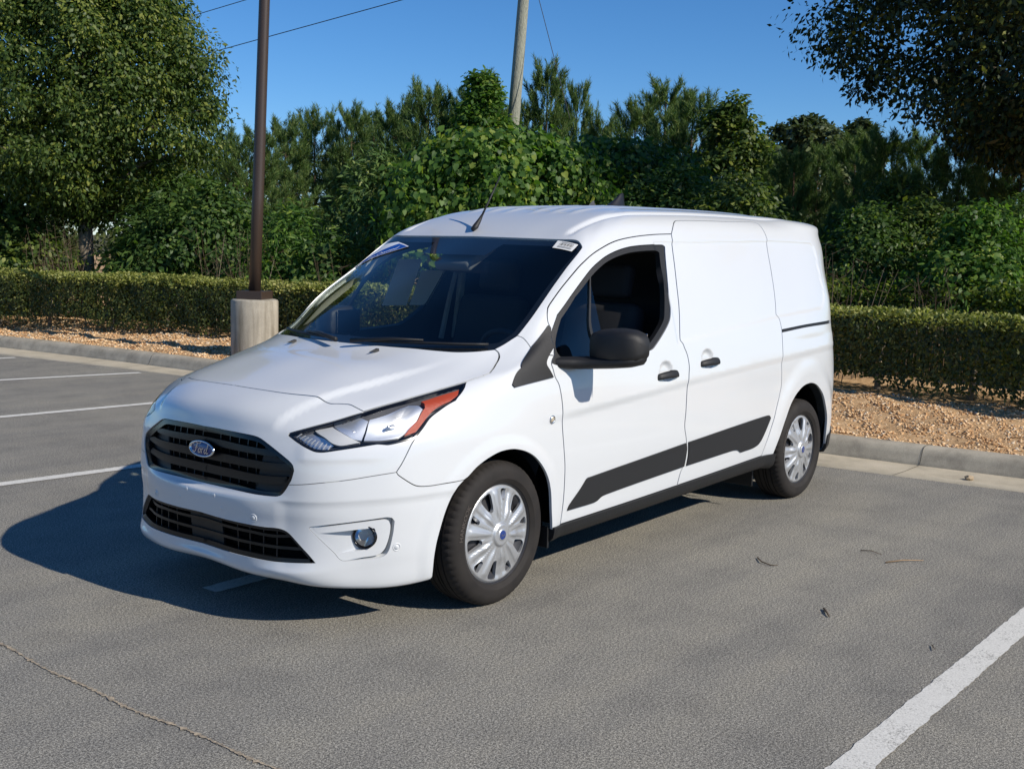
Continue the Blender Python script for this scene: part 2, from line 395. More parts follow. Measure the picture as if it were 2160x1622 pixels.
def leaves(P, Nn, Ax, size, shape):
    """leaf meshes at P with face normal ~Nn and long axis ~Ax"""
    T, Fc = LEAVES[shape]; Fc = np.array(Fc); n = len(P)
    Nn = unit(Nn); Ax = unit(Ax-Nn*(Ax*Nn).sum(1, keepdims=True)); B = np.cross(Nn, Ax)
    V = P[:, None]+size[:, None, None]*(T[None, :, 0:1]*Ax[:, None]+T[None, :, 1:2]*B[:, None]+T[None, :, 2:3]*Nn[:, None])
    F = Fc[None]+len(T)*np.arange(n)[:, None, None]
    return V.reshape(-1, 3), F.reshape(-1, 3)
def cluster_leaves(C, R, n_each, size, shape, rg, up=.6, outc=None, out_w=.8, droop=.3, flat=1.0):
    """leaves scattered in clusters C (radius R)"""
    n = len(C)*n_each; c = np.repeat(C, n_each, 0); r = np.repeat(R, n_each)
    d = unit(rg.normal(size=(n, 3))); rad = rg.uniform(0, 1, n)**.45
    off = d*(rad*r)[:, None]; off[:, 2] *= flat; P = c+off
    ob = unit(off)
    oc = unit(c-outc) if outc is not None else ob
    Nn = ob*.5+oc*out_w*.6+np.array([0, 0, up])+rg.normal(0, .55, (n, 3))
    Ax = ob*.7+oc*.4+rg.normal(0, .6, (n, 3))-np.array([0, 0, droop])
    s = size*rg.uniform(.5, 1.3, n)
    return leaves(P, Nn, Ax, s, shape)
def shell_points(n, rg, env, noise=.12):
    """cluster centres near the surface of the crown: env(t, phi) -> (r, z)"""
    t = rg.uniform(0, 1, n); phi = rg.uniform(0, 2*math.pi, n); r, z = env(t, phi)
    k = 1-np.abs(rg.normal(0, noise, n)); deep = rg.uniform(0, 1, n) < .22; k = np.where(deep, rg.uniform(.35, .8, n), k)
    return np.stack([r*k*np.cos(phi), r*k*np.sin(phi), z], 1)
def limbs(rg, trunk_h, r0, targets, n_limb=14, z0=.3, lean=(0, 0)):
    V = []; F = []; k = 0
    def add(path, rad, n=7):
        nonlocal k
        v, f = tube(path, rad, n, False); V.extend([tuple(p) for p in v]); F.extend([tuple(i+k for i in q) for q in f]); k += len(v)
    tp = [(lean[0]*t*trunk_h+.03*math.sin(4*t), lean[1]*t*trunk_h+.03*math.cos(5*t), trunk_h*t-.15) for t in np.linspace(0, 1, 9)]
    add(tp, [r0*(1.25 if i == 0 else 1)*(1-.75*i/8) for i in range(9)], 12)
    idx = rg.choice(len(targets), min(n_limb, len(targets)), replace=False)
    for i in idx:
        g_ = targets[i]; zs = max(z0, min(trunk_h*.95, g_[2]*.62)); t = (zs+.15)/trunk_h
        s = np.array([lean[0]*t*trunk_h, lean[1]*t*trunk_h, zs]); m_ = (s+g_)/2+np.array([0, 0, .12*np.linalg.norm(g_-s)])
        rr = r0*(1-.7*t)*.5; add([s, s*.6+m_*.4, m_, m_*.4+g_*.6, g_], [rr, rr*.8, rr*.6, rr*.35, rr*.12], 6)
    return V, F
def merge(parts):
    V = []; F = []; k = 0
    for a, b in parts: V.append(a); F.append(b+k); k += len(a)
    return np.concatenate(V), np.concatenate(F)
def tree(name, loc, label, env, n_cl, r_cl, n_each, size, shape, mat, bark, trunk_h, trunk_r, seed, group=None, up=.6, noise=.12, limb=14, z0=.4, cat='tree', cz=.5, flat=.8, droop=.3, core=True, rz=0, lean=(0, 0)):
    rg = np.random.default_rng(seed)
    C = shell_points(n_cl, rg, env, noise); zc = np.array([0, 0, C[:, 2].min()*(1-cz)+C[:, 2].max()*cz])
    R = r_cl*rg.uniform(.6, 1.3, len(C))
    parts = [cluster_leaves(C, R, n_each, size, shape, rg, up, zc*np.ones((1, 3))-np.array([[0, 0, 0.]]) if False else np.repeat(zc[None], len(C)*n_each, 0), flat=flat, droop=droop)]
    if core:
        nC = max(60, n_cl//3); t = rg.uniform(0.05, .95, nC); phi = rg.uniform(0, 2*math.pi, nC); r, z = env(t, phi); k = rg.uniform(.1, .75, nC)
        D = np.stack([r*k*np.cos(phi), r*k*np.sin(phi), z], 1)
        parts.append(cluster_leaves(D, np.full(nC, r_cl*1.2), max(8, n_each//3), size*1.7, 'kite' if shape == 'oval' else shape, rg, .3, flat=.9))
    V, F = merge(parts)
    t_ = empty(name, (*loc, 0) if len(loc) == 2 else loc, rz, label, cat, group)
    link_mesh('crown', quick_mesh('crown', V, F, mat), None, t_)
    lv, lf = limbs(rg, trunk_h, trunk_r, C, limb, z0, lean); pyd('trunk', lv, lf, bark, t_, True)
    return t_
def bz(x, y): return float(bed_z(np.array(x), np.array(y)))

# ================================================================ hedge
def hedge(name, line, width, z_top, seed, label, n_face, n_top, mat, size=.045, z_bot=.12, wild=0.):
    rg = np.random.default_rng(seed)
    L = np.array(line, float); seg = np.linalg.norm(np.diff(L, axis=0), axis=1); cum = np.concatenate([[0], np.cumsum(seg)]); tot = cum[-1]
    def at_(s): return np.stack([np.interp(s, cum, L[:, 0]), np.interp(s, cum, L[:, 1])], -1)
    def nrm2(s):
        d = unit(at_(np.minimum(s+.05, tot))-at_(np.maximum(s-.05, 0))); return np.stack([-d[:, 1], d[:, 0]], 1)   # towards the bed's back
    def wob(s, z): return .05*np.sin(2.1*s+z*3)+.035*np.sin(5.3*s-4*z)+.03*np.sin(11*s+9*z)
    h0 = .22
    n = int(n_face*tot); s = rg.uniform(0, tot, n); kk = rg.uniform(0, 1, n)
    lift = np.clip(.5+.5*np.sin(1.7*s)+.5*np.sin(4.1*s+1), 0, 1.4)*.10
    z = h0+z_bot*.3+lift+(z_top-h0-z_bot*.3-lift)*kk
    side = np.where(rg.uniform(0, 1, n) < .68, 0., 1.)
    rad = .09*sm((kk-.8)/.2)
    dep = np.abs(rg.normal(0, .035, n))+rad+wob(s, z)*.8+.03
    nn = nrm2(s); p2 = at_(s)+nn*np.where(side[:, None] == 0, dep[:, None], width-dep[:, None])
    P = np.concatenate([p2, z[:, None]], 1); outw = np.concatenate([nn*np.where(side[:, None] == 0, -1, 1), np.zeros((n, 1))], 1)
    top_edge = kk > 1-.13*np.where(side == 0, rg.uniform(.5, 1.5, n), 1)
    fl = leaves(P[top_edge], outw[top_edge]*.5+rg.normal(0, .5, (top_edge.sum(), 3))+np.array([0, 0, .7]), rg.normal(0, .6, (top_edge.sum(), 3))+np.array([0, 0, .5]), size*rg.uniform(.7, 1.2, top_edge.sum()), 'oval')
    P = P[~top_edge]; outw = outw[~top_edge]; n = len(P)
    pr = [leaves(P, outw*1.3+rg.normal(0, .45, (n, 3))+np.array([0, 0, .15]), rg.normal(0, .6, (n, 3))+outw*.3+np.array([0, 0, .15]), size*rg.uniform(.7, 1.3, n), 'kite')]
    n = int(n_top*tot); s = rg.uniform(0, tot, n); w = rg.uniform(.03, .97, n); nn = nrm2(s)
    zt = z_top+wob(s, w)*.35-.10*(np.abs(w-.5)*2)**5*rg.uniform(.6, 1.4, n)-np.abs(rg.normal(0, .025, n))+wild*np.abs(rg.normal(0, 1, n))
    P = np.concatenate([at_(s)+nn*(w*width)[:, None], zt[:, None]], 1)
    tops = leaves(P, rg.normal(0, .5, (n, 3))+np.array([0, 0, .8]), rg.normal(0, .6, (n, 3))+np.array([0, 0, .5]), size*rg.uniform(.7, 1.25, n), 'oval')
    # inner fill
    n = int(260*tot); s = rg.uniform(0, tot, n); w = rg.uniform(.15, .85, n); nn = nrm2(s); z = rg.uniform(h0+.14, z_top-.08, n); P = np.concatenate([at_(s)+nn*(w*width)[:, None], z[:, None]], 1)
    pr.append(leaves(P, rg.normal(0, 1, (n, 3)), rg.normal(0, 1, (n, 3)), size*2.1*rg.uniform(.7, 1.25, n), 'kite'))
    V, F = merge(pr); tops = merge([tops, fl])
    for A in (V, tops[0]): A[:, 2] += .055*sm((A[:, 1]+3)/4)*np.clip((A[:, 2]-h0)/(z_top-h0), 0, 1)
    t = empty(name, (0, 0, 0), 0, label, 'hedge')
    link_mesh('foliage', quick_mesh('foliage', V, F, mat), None, t)
    link_mesh('top_leaves', quick_mesh('top_leaves', *tops, M_HEDGETOP if wild == 0 else mat), None, t)  # clipped hedge only: brighter top colour stands in for sunlight
    for sk in np.arange(.4, tot, .95):
        s_ = np.array([min(sk+rg.normal(0, .12), tot)]); p = (at_(s_)+nrm2(s_)*width*.5)[0]; zb = bz(p[0], p[1])-.03
        path = [(p[0], p[1], zb), (p[0]+rg.normal(0, .03), p[1]+rg.normal(0, .03), zb+.2), (p[0]+rg.normal(0, .08), p[1]+rg.normal(0, .08), zb+.5)]
        pyd('stem', *tube(path, [.035, .026, .012], 6), M_BARK, t, True)
    return t
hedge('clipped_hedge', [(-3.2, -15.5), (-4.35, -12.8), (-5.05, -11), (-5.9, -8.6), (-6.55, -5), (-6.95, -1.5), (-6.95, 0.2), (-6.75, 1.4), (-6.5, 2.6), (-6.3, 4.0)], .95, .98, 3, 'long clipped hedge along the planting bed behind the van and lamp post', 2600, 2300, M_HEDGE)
hedge('loose_hedge', [(-9.0, -2.6), (-8.9, 0), (-8.7, 2.0), (-8.4, 4.2)], 1.0, 1.05, 8, 'looser second hedge behind the clipped one, right of the van', 2000, 1800, M_OAK, .06, wild=.10)

# ================================================================ lamp post, utility pole, wires
def conc_ped():
    t, col = concrete_mat('pedestal_concrete', (.36, .33, .27), (.44, .41, .34), .8, 3)
    c = t.coord('Object'); mp = t.new('ShaderNodeMapping'); mp.inputs['Scale'].default_value = (7, 7, .5); t.link(c, mp.inputs[0]); n = t.noise(mp.outputs[0], 1.2, 4, .6)
    col = t.mixc(1, col, t.ramp(n, [(.35, (.55, .53, .48)), (.52, (1, 1, 1)), (.68, (1.18, 1.15, 1.1))]), 'MULTIPLY'); t.link(col, t.b.inputs['Base Color'])
    return t.m
M_BRONZE = plain('bronze_paint', (.050, .034, .026), .42)
lp = spot(537, 14.6)
LAMP = empty('lamp_post', (lp[0], lp[1], bz(*lp)-.12), 0, 'tall brown lamp post on a round concrete pedestal left of the van', 'lamp post')
v, f = lathe([(.0, -.05), (.285, -.05), (.285, .74), (.275, .757), (.255, .765), (.0, .767)], 48, 'Z'); pyd('pedestal', v, f, conc_ped(), LAMP, True).data.set_sharp_from_angle(angle=math.radians(50))
bm = bmesh.new(); add_box(bm, (0, 0, .815), (.33, .33, .10), rot=(0, 0, math.radians(26)), bevel=.006); bm_obj('base_cover', bm, M_BRONZE, LAMP)
LX, LY = -.621*.034, .783*.034
pole_path = [(LX*(z-.8), LY*(z-.8), z) for z in (.8, 2, 3.5, 5, 6.5, 7.5)]
pyd('pole', *tube(pole_path, [.072, .070, .066, .062, .058, .055], 24), M_BRONZE, LAMP, True)
bm = bmesh.new(); add_box(bm, (-.075*.79-.02, -.06, 1.16), (.05, .05, .18), rot=(0, 0, math.radians(38)), bevel=.005); bm_obj('hand_hole_cover', bm, M_BRONZE, LAMP)
up = spot(1076, 30)
UP_ = empty('utility_pole', (up[0], up[1], 0), 0, 'weathered grey wooden utility pole rising behind the trees', 'utility pole')
lx, ly = -.621*.058, .783*.058
pyd('pole_shaft', *tube([(lx*(z-4.5), ly*(z-4.5), z) for z in (0, 3, 6, 9, 12)], [.17, .16, .145, .13, .115], 16), bark_mat('pole_wood', (.20, .21, .17), (.42, .43, .35), 14), UP_, True)
bm = bmesh.new(); add_box(bm, (lx*6.7, ly*6.7, 11.2), (.1, 2.4, .12), rot=(0, 0, .7), bevel=.01); bm_obj('cross_arm', bm, bark_mat('arm_wood', (.12, .11, .09), (.24, .22, .18)), UP_)
M_WIRE = plain('wire', (.03, .03, .035), .5)
def pix(px, py, d):
    v = _f+(px-1080)/CAM[6]*_r-(py-811)/CAM[6]*_u; h = math.hypot(v[0], v[1]); return Vector((CAM[0]+v[0]/h*d, CAM[1]+v[1]/h*d, CAM[2]+v[2]/h*d))
def wire(a, b, sag, r, label):
    P = [a.lerp(b, t)-Vector((0, 0, sag*4*t*(1-t))) for t in np.linspace(0, 1, 24)]
    o = pyd('power_line', *tube(P, r, 6), M_WIRE, None, True); tag(o, label, 'wire', 'overhead wires'); return o
def ext(p1, p2, d1, d2, k0, k1):
    a, b = pix(*p1, d1), pix(*p2, d2); return a+(b-a)*k0, a+(b-a)*k1
a, b = ext((385, 128), (850, 0), 34, 30, -.9, 1.25); wire(a, b, 0, .012, 'lowest of the overhead wires, passing behind the lamp post')
a, b = ext((360, 48), (520, 0), 34, 32, -2.0, 3.2); wire(a, b, 0, .011, 'middle overhead wire slanting up from the left tree top')
a, b = ext((305, 10), (340, 0), 34, 33.5, -6, 14); wire(a, b, 0, .011, 'highest overhead wire, just clipping the top edge left of centre')
a, b = ext((1137, 0), (1185, 185), 30, 29, -.6, 1.35); o = wire(a, b, 0, .009, 'thin guy wire slanting down to the right of the utility pole')

# ================================================================ trees
def egg(R, z0, z1, peak=.35, top=.35, lump=.12, ph=0., pw=1.7):
    def env(t, phi):
        s = np.where(t < peak, np.sin(np.clip(t/peak, 0, 1)*math.pi/2)**.6, np.maximum(1-np.clip((t-peak)/(1-peak), 0, 1)**pw, 0)**.75)
        r = R*np.maximum(s, .05)*(1+lump*np.sin(3*phi+ph+5*t)+lump*.7*np.sin(5*phi-7*t+ph*2)+lump*.6*np.sin(8*phi+13*t))
        return r, z0+(z1-z0)*t
    return env
tl = spot(182, 20.6)
tree('oak_tree', (tl[0], tl[1], .15), 'big leafy oak with a pale bare trunk at far left behind the hedge', egg(2.15, 1.75, 8.0, .22, .3, .10, .6, 1.15), 860, .40, 200, .080, 'kite', M_OAK, M_BARK, 7.2, .135, 21, limb=30, z0=1.5)
tr_ = spot(2325, 19.5)
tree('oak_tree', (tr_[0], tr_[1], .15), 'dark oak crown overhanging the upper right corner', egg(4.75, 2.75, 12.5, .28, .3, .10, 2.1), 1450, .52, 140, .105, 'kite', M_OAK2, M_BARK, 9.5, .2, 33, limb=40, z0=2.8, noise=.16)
# redbud behind the van
rb_ = spot(1050, 17.2)
def flatcrown(t, phi):
    r = 1.85*np.sqrt(np.maximum(1-(t*1.05-.12)**2, .04))*(1+.16*np.sin(3*phi+1)+.10*np.sin(7*phi+5*t)); return r, 1.2+1.7*t
tree('redbud_tree', (rb_[0], rb_[1], .15), 'low spreading redbud with heart shaped leaves directly behind the van roof', flatcrown, 560, .27, 40, .088, 'heart', M_RED, M_BARK2, 2.2, .06, 5, limb=34, z0=.5, up=.25, droop=.9, noise=.10)
rb2 = spot(1310, 18.8)
tree('redbud_tree', (rb2[0], rb2[1], .15), 'darker redbud right of the one behind the van roof', lambda t, phi: (flatcrown(t, phi)[0]*.85, 1.2+1.75*t), 380, .28, 40, .085, 'heart', M_SHRUB, M_BARK2, 2.2, .055, 6, limb=20, z0=.5, up=.25, droop=.9, noise=.10)

# pines: a few kinds, then copies
def pine_mesh(seed, H=6.0, R=1.35, tufts=0, nl=.17, low=.06):
    rg = np.random.default_rng(seed); V = []; F = []; bV = []; bF = []; k = 0; P = []; D = []
    tv, tf = tube([(.05*math.sin(3*t+seed), .05*math.cos(4*t), H*t) for t in np.linspace(0, 1, 8)], [.085*(1-.9*t)+.006 for t in np.linspace(0, 1, 8)], 8, False); bV += [tuple(p) for p in tv]; bF += tf; k = len(bV)
    n_br = int(44+H*3)
    for i in range(n_br):
        t = low+(1-low)*(i+rg.uniform(-.4, .4))/n_br; t = min(max(t, .03), .985); ph = i*2.4+rg.normal(0, .3); L = R*((1-t)**.48)*rg.uniform(.6, 1.15)*(1.0 if t > .25 else .75+t)+.15
        el = .12+.55*t+rg.normal(0, .1); s = np.array([0, 0, H*t]); d = np.array([math.cos(ph)*math.cos(el), math.sin(ph)*math.cos(el), math.sin(el)])
        e = s+d*L+np.array([0, 0, .22*L*L]); m_ = s+d*L*.5
        v, f = tube([s, m_, e], [.016*(1-t)+.006, .011*(1-t)+.004, .003], 4, False); bV += [tuple(p) for p in v]; bF += [tuple(j+k for j in q) for q in f]; k += len(v)
        for q in range(int(4+9*L)):
            a = rg.uniform(.30, 1)**.8; base = s*(1-a)**2+2*m_*a*(1-a)+e*a*a; lat = np.cross(d, np.array([0, 0, 1.])); base = base+lat*rg.normal(0, .22*L*(1.15-.7*a))+np.array([0, 0, rg.normal(0, .07)])
            sd = unit(d*.55+np.array([0, 0, .8+.4*t])+rg.normal(0, .28, 3)); SL = rg.uniform(.14, .34)
            for w_ in np.linspace(0, 1, 4): P.append(base+sd*SL*w_+rg.normal(0, .02, 3)); D.append(unit(sd+rg.normal(0, .12, 3)))
    # leader candles
    for q in range(26): P.append(np.array([rg.normal(0, .05), rg.normal(0, .05), H*rg.uniform(.93, 1.04)])); D.append(unit(np.array([rg.normal(0, .25), rg.normal(0, .25), 1])))
    P = np.array(P); D = np.array(D); n = len(P); m = 14
    a = unit(np.cross(D, rg.normal(size=(n, 3)))); b = np.cross(D, a)
    Vs = []
    for j in range(m):
        q = 2.399*j+rg.uniform(0, 6.28, n); sp = rg.uniform(.35, 1.15, n); st = rg.uniform(-.10, .10, n)
        dr = unit(D+(a*np.cos(q)[:, None]+b*np.sin(q)[:, None])*sp[:, None]); w = unit(np.cross(dr, rg.normal(size=(n, 3))))*.0085; L = nl*rg.uniform(.7, 1.15, n); o = P+D*st[:, None]
        Vs.append(np.stack([o-w, o+w, o+dr*L[:, None]], 1))
    V = np.stack(Vs, 1).reshape(-1, 3); F = np.arange(len(V)).reshape(-1, 3)
    return quick_mesh('pine_crown', V, F, M_PINE), bV, bF
PINES = []
for sd, H, R in ((1, 6.0, 1.65), (2, 6.0, 1.95), (3, 6.0, 1.5), (4, 6.0, 1.85)):
    cm, bv, bf = pine_mesh(sd, H, R); bme = bpy.data.meshes.new('pine_trunk'); bme.from_pydata([tuple(p) for p in bv], [], [tuple(q) for q in bf]); bme.update(); bme.materials.append(M_BARK2)
    PINES.append((cm, bme))
def pine(kind, px, py_top, d, label, rz, wide=1.0, dull=False):
    x, y = spot(px, d); H = height(py_top, px, d)*.915; s = H/6.0
    t = empty('pine_tree', (x, y, 0), rz, label, 'tree', 'pines beyond the hedge'); t.scale = (s*wide, s*wide, s)
    cr = link_mesh('crown', PINES[kind][0], None, t); link_mesh('trunk', PINES[kind][1], None, t)
    return t
rp = random.Random(3)
PN = [(-60, 200, 31, 1.1), (60, 230, 34, 1.2), (330, 300, 30, 1.2), (418, 285, 33, 1.0), (478, 268, 31, 1.0), (540, 262, 27, 1.1), (602, 238, 29, 1.1), (662, 226, 31, 1.1), (742, 216, 30, 1.0), (790, 228, 34, 1.1), (838, 202, 32, 1.0), (897, 168, 30, 1.0), (948, 205, 35, 1.1), (986, 184, 33, 1.0), (1024, 150, 31, .85), (1085, 215, 34, 1.0), (1142, 122, 31, .85), (1206, 168, 33, .7), (1262, 236, 32, 1.0), (1330, 208, 29, 1.1), (1388, 164, 30, 1.15), (1452, 186, 28, 1.1), (1528, 222, 29, 1.0), (1590, 300, 27, 1.1), (1668, 310, 25, 1.1), (1718, 300, 28, 1.0), (1792, 272, 27, 1.1), (1850, 268, 24, 1.1), (1925, 272, 26, 1.2), (2010, 276, 23, 1.2), (2080, 262, 25, 1.2), (2145, 270, 22, 1.2), (2230, 250, 26, 1.2)]
def where_pine(px):
    if px < 350: return 'behind the left oak'
    if px < 545: return 'between the left oak and the lamp post'
    if px < 800: return 'just right of the lamp post'
    if px < 1060: return 'left of the utility pole'
    if px < 1300: return 'right of the utility pole'
    if px < 1600: return 'behind the van roof'
    return 'behind the rear of the van'
cnt = {}
for i, (px, py, d, wd) in enumerate(PN):
    w_ = where_pine(px); cnt[w_] = cnt.get(w_, 0)+1
    od = ['first', 'second', 'third', 'fourth', 'fifth', 'sixth', 'seventh', 'eighth', 'ninth', 'tenth', 'eleventh', 'twelfth'][cnt[w_]-1]
    pine(i % 4, px, py, d, '%s pine from the left %s' % (od, w_), rp.uniform(0, 6.28), wd)
# lower pines in front
PL = [(590, 420, 21, 1.1), (672, 470, 19, 1.0), (720, 350, 24, 1.2), (1640, 410, 20, 1.0), (1760, 430, 19, 1.0), (1985, 420, 19.5, 1.0), (2120, 420, 18, 1.0)]
for i, (px, py, d, wd) in enumerate(PL):
    pine((i+2) % 4, px, py, d, ['short bushy pine beside the lamp post', 'smallest pine right of the lamp post, behind the van mirror line', 'mid height pine between lamp post and redbud', 'short pine just behind the van rear roof edge', 'short pine right above the rear corner of the van', 'short pine under the dark oak crown', 'short pine at the right edge of the picture'][i], rp.uniform(0, 6.28), wd)
# broad-leaved trees and shrubs
def shrub(px, py_top, d, R, label, mat=M_SHRUB, shape='oval', size=.11, seed=0, n_cl=150, n_each=34, name='leafy_shrub', cat='shrub', low=.1):
    x, y = spot(px, d); H = height(py_top, px, d)
    return tree(name, (x, y, .1), label, egg(R, low, H, .35, .3, .16, seed*1.3), n_cl, .30, n_each, size, shape, mat, M_BARK2, H*.8, .05, seed, limb=10, z0=.2, cat=cat)
shrub(372, 390, 19.9, 1.05, 'dense sumac shrub right of the pale oak trunk', M_SHRUB, 'lance', .13, 41, 230, 54)
shrub(455, 410, 18.8, 1.2, 'bushy green shrub left of the lamp post', M_SHRUB, 'oval', .085, 42, 210, 52)
shrub(300, 520, 19.2, .5, 'low dark shrub at the foot of the left oak', M_SHRUB, 'lance', .14, 43, 120, 36)
shrub(0, 430, 20.9, 1.2, 'shrub under the oak at the left picture edge', M_OAK, 'oval', .10, 44, 170, 36)
shrub(75, 505, 20.2, .6, 'small shrub left of the pale oak trunk', M_OAK, 'oval', .10, 45, 110, 32)
shrub(610, 455, 17.6, .8, 'pale green shrub right of the lamp post', M_RED, 'lance', .12, 46, 120, 36)
shrub(1010, 165, 29.5, .9, 'bright green broadleaf tree among the pines left of the utility pole', M_RED, 'oval', .13, 47, 190, 44, 'slender_tree', 'tree', 1.5)
shrub(1535, 225, 27, 1.2, 'green broadleaf tree behind the middle of the van roof', M_OAK, 'oval', .12, 48, 230, 50, 'slender_tree', 'tree', .5)
shrub(1690, 255, 60, 4.3, 'far round dark tree behind the rear of the van', M_FAR, 'kite', .32, 49, 330, 50, 'round_tree', 'tree', .5)
shrub(1800, 262, 64, 3.2, 'far dark tree right of the round one', M_FAR, 'kite', .32, 50, 240, 46, 'round_tree', 'tree', .5)
shrub(800, 345, 18, 1.15, 'feathery shrub left of the redbud', M_PINE, 'lance', .12, 51, 200, 40)
shrub(700, 520, 16.5, .6, 'low shrub behind the windscreen pillar', M_SHRUB, 'oval', .09, 52, 90, 30)
shrub(1420, 380, 17, 1.2, 'green shrub behind the sliding door roofline', M_SHRUB, 'oval', .075, 53, 220, 56)
shrub(1560, 400, 16, 1.0, 'shrub behind the rear roof of the van', M_OAK, 'oval', .07, 54, 200, 54)
shrub(1830, 470, 15.6, 1.0, 'vine covered shrub beside the rear corner of the van', M_SHRUB, 'oval', .065, 55, 230, 60)
shrub(1940, 455, 16, 1.0, 'tangled shrub behind the second hedge', M_OAK, 'oval', .065, 56, 220, 60)
shrub(2060, 470, 14.5, .9, 'bright leafy shrub near the right picture edge', M_RED, 'oval', .07, 57, 200, 54)
shrub(2150, 450, 15.5, 1.0, 'tall shrub at the right picture edge', M_SHRUB, 'lance', .09, 58, 210, 54)
shrub(1880, 400, 19, 1.2, 'tall shrub between the short pines', M_OAK, 'lance', .11, 59, 220, 50)
# dark thicket that closes the view between the trunks
rg = np.random.default_rng(77); pts = []
for px in np.linspace(-200, 2350, 300):
    d = rg.uniform(34, 40); x, y = spot(px, d); top = 3.9 if px < 1580 else 2.9
    for q in range(3): pts.append((x+rg.normal(0, .8), y+rg.normal(0, .8), rg.uniform(.3, top)))
V, F = cluster_leaves(np.array(pts), np.full(len(pts), .75), 34, .22, 'kite', rg)
tag(link_mesh('thicket', quick_mesh('thicket', V, F, M_FAR)), 'dark thicket filling the gaps behind the pines', 'thicket', kind='stuff')
# dry weed stems between hedge and shrubs
def weeds(px, d, n, h, seed, label):
    rg = np.random.default_rng(seed); x, y = spot(px, d); V = []; F = []; k = 0
    for i in range(n):
        p = np.array([rg.normal(0, .22), rg.normal(0, .22), 0]); dr = np.array([rg.normal(0, .18), rg.normal(0, .18), 1]); L = h*rg.uniform(.6, 1.1)
        v, f = tube([p, p+dr*L*.5, p+dr*L+np.array([rg.normal(0, .08), rg.normal(0, .08), 0])], [.005, .004, .0015], 4, False); V += [tuple(q) for q in v]; F += [tuple(j+k for j in q) for q in f]; k += len(v)
        for t in rg.uniform(.35, 1, 5):
            b = p+dr*L*t; e = b+np.array([rg.normal(0, .10), rg.normal(0, .10), rg.uniform(.02, .14)]); v, f = tube([b, e], [.0025, .001], 3, False); V += [tuple(q) for q in v]; F += [tuple(j+k for j in q) for q in f]; k += len(v)
    o = pyd('dry_weeds', V, F, M_DRY); o.location = (x, y, .12); tag(o, label, 'weeds')
weeds(130, 19.5, 40, 1.45, 1, 'dry brown weeds just left of the pale oak trunk')
weeds(505, 17.2, 40, 1.5, 2, 'dry twiggy weeds left of the lamp post foot')
weeds(712, 15.8, 18, 1.3, 3, 'dry weed stalks by the windscreen pillar')
weeds(1775, 13.0, 16, 1.4, 4, 'dry weed stalks right behind the van rear corner')
weeds(1985, 13.3, 30, 1.3, 5, 'dry brown weeds above the right hedge')

# ================================================================ litter on the lot
M_TWIG = plain('twig', (.10, .07, .045), .9); M_TWIG2 = plain('pale_twig', (.36, .24, .13), .9)
def g0(px, py):
    v = _f+(px-1080)/CAM[6]*_r-(py-811)/CAM[6]*_u; t = -CAM[2]/v[2]; return Vector((CAM[0]+v[0]*t, CAM[1]+v[1]*t, 0))
def twig(pts, r, mat, label):
    P = [g0(*p)+Vector((0, 0, .006+.004*(i % 2))) for i, p in enumerate(pts)]; o = pyd('twig', *tube(P, [r]+[r*.8]*(len(P)-2)+[r*.4], 5), mat, None, True); tag(o, label, 'twig', 'twigs on the asphalt')
twig([(1598, 1178), (1606, 1188), (1625, 1194), (1641, 1196)], .004, M_TWIG, 'curved dark twig on the asphalt below the sliding door')
twig([(1815, 1163), (1838, 1165), (1860, 1172)], .003, M_TWIG, 'thin dark twig right of the rear wheel, above the pale one')
twig([(1868, 1188), (1905, 1185), (1948, 1184)], .004, M_TWIG2, 'pale straight twig on the asphalt, right of the rear wheel')
twig([(1738, 1286), (1744, 1296), (1749, 1303)], .006, M_TWIG, 'short thick twig in front of the right bay line')
twig([(1966, 1363), (1972, 1375)], .003, M_TWIG, 'tiny twig just above the right bay line')
bm = bmesh.new(); bmesh.ops.create_icosphere(bm, subdivisions=2, radius=.035)
for vv in bm.verts: vv.co *= random.Random(vv.index).uniform(.7, 1.2); vv.co.z *= .55
st_ = g0(2045, 1012); o = bm_obj('pebble', bm, plain('pebble_tan', (.42, .32, .20), .9), None); o.location = (st_.x, st_.y, .015); tag(o, 'tan pebble lying in the gutter right of the van', 'pebble')


# ================================================================ van body surface
NC=24; NR=22
# base plan outline (widest section)
BP={0:(.945,0),1:(.942,.17),2:(.926,.32),3:(.885,.46),4:(.842,.565),5:(.775,.65),6:(.69,.72),7:(.57,.793),8:(.40,.85),9:(.18,.885),10:(-.08,.900),11:(-.4,.902),12:(-.8,.905),13:(-1.3,.912),14:(-1.8,.915),15:(-2.3,.913),16:(-2.75,.908),17:(-3.1,.898),18:(-3.4,.880),19:(-3.6,.837),20:(-3.75,.757),21:(-3.84,.62),22:(-3.87,.33),23:(-3.88,0)}
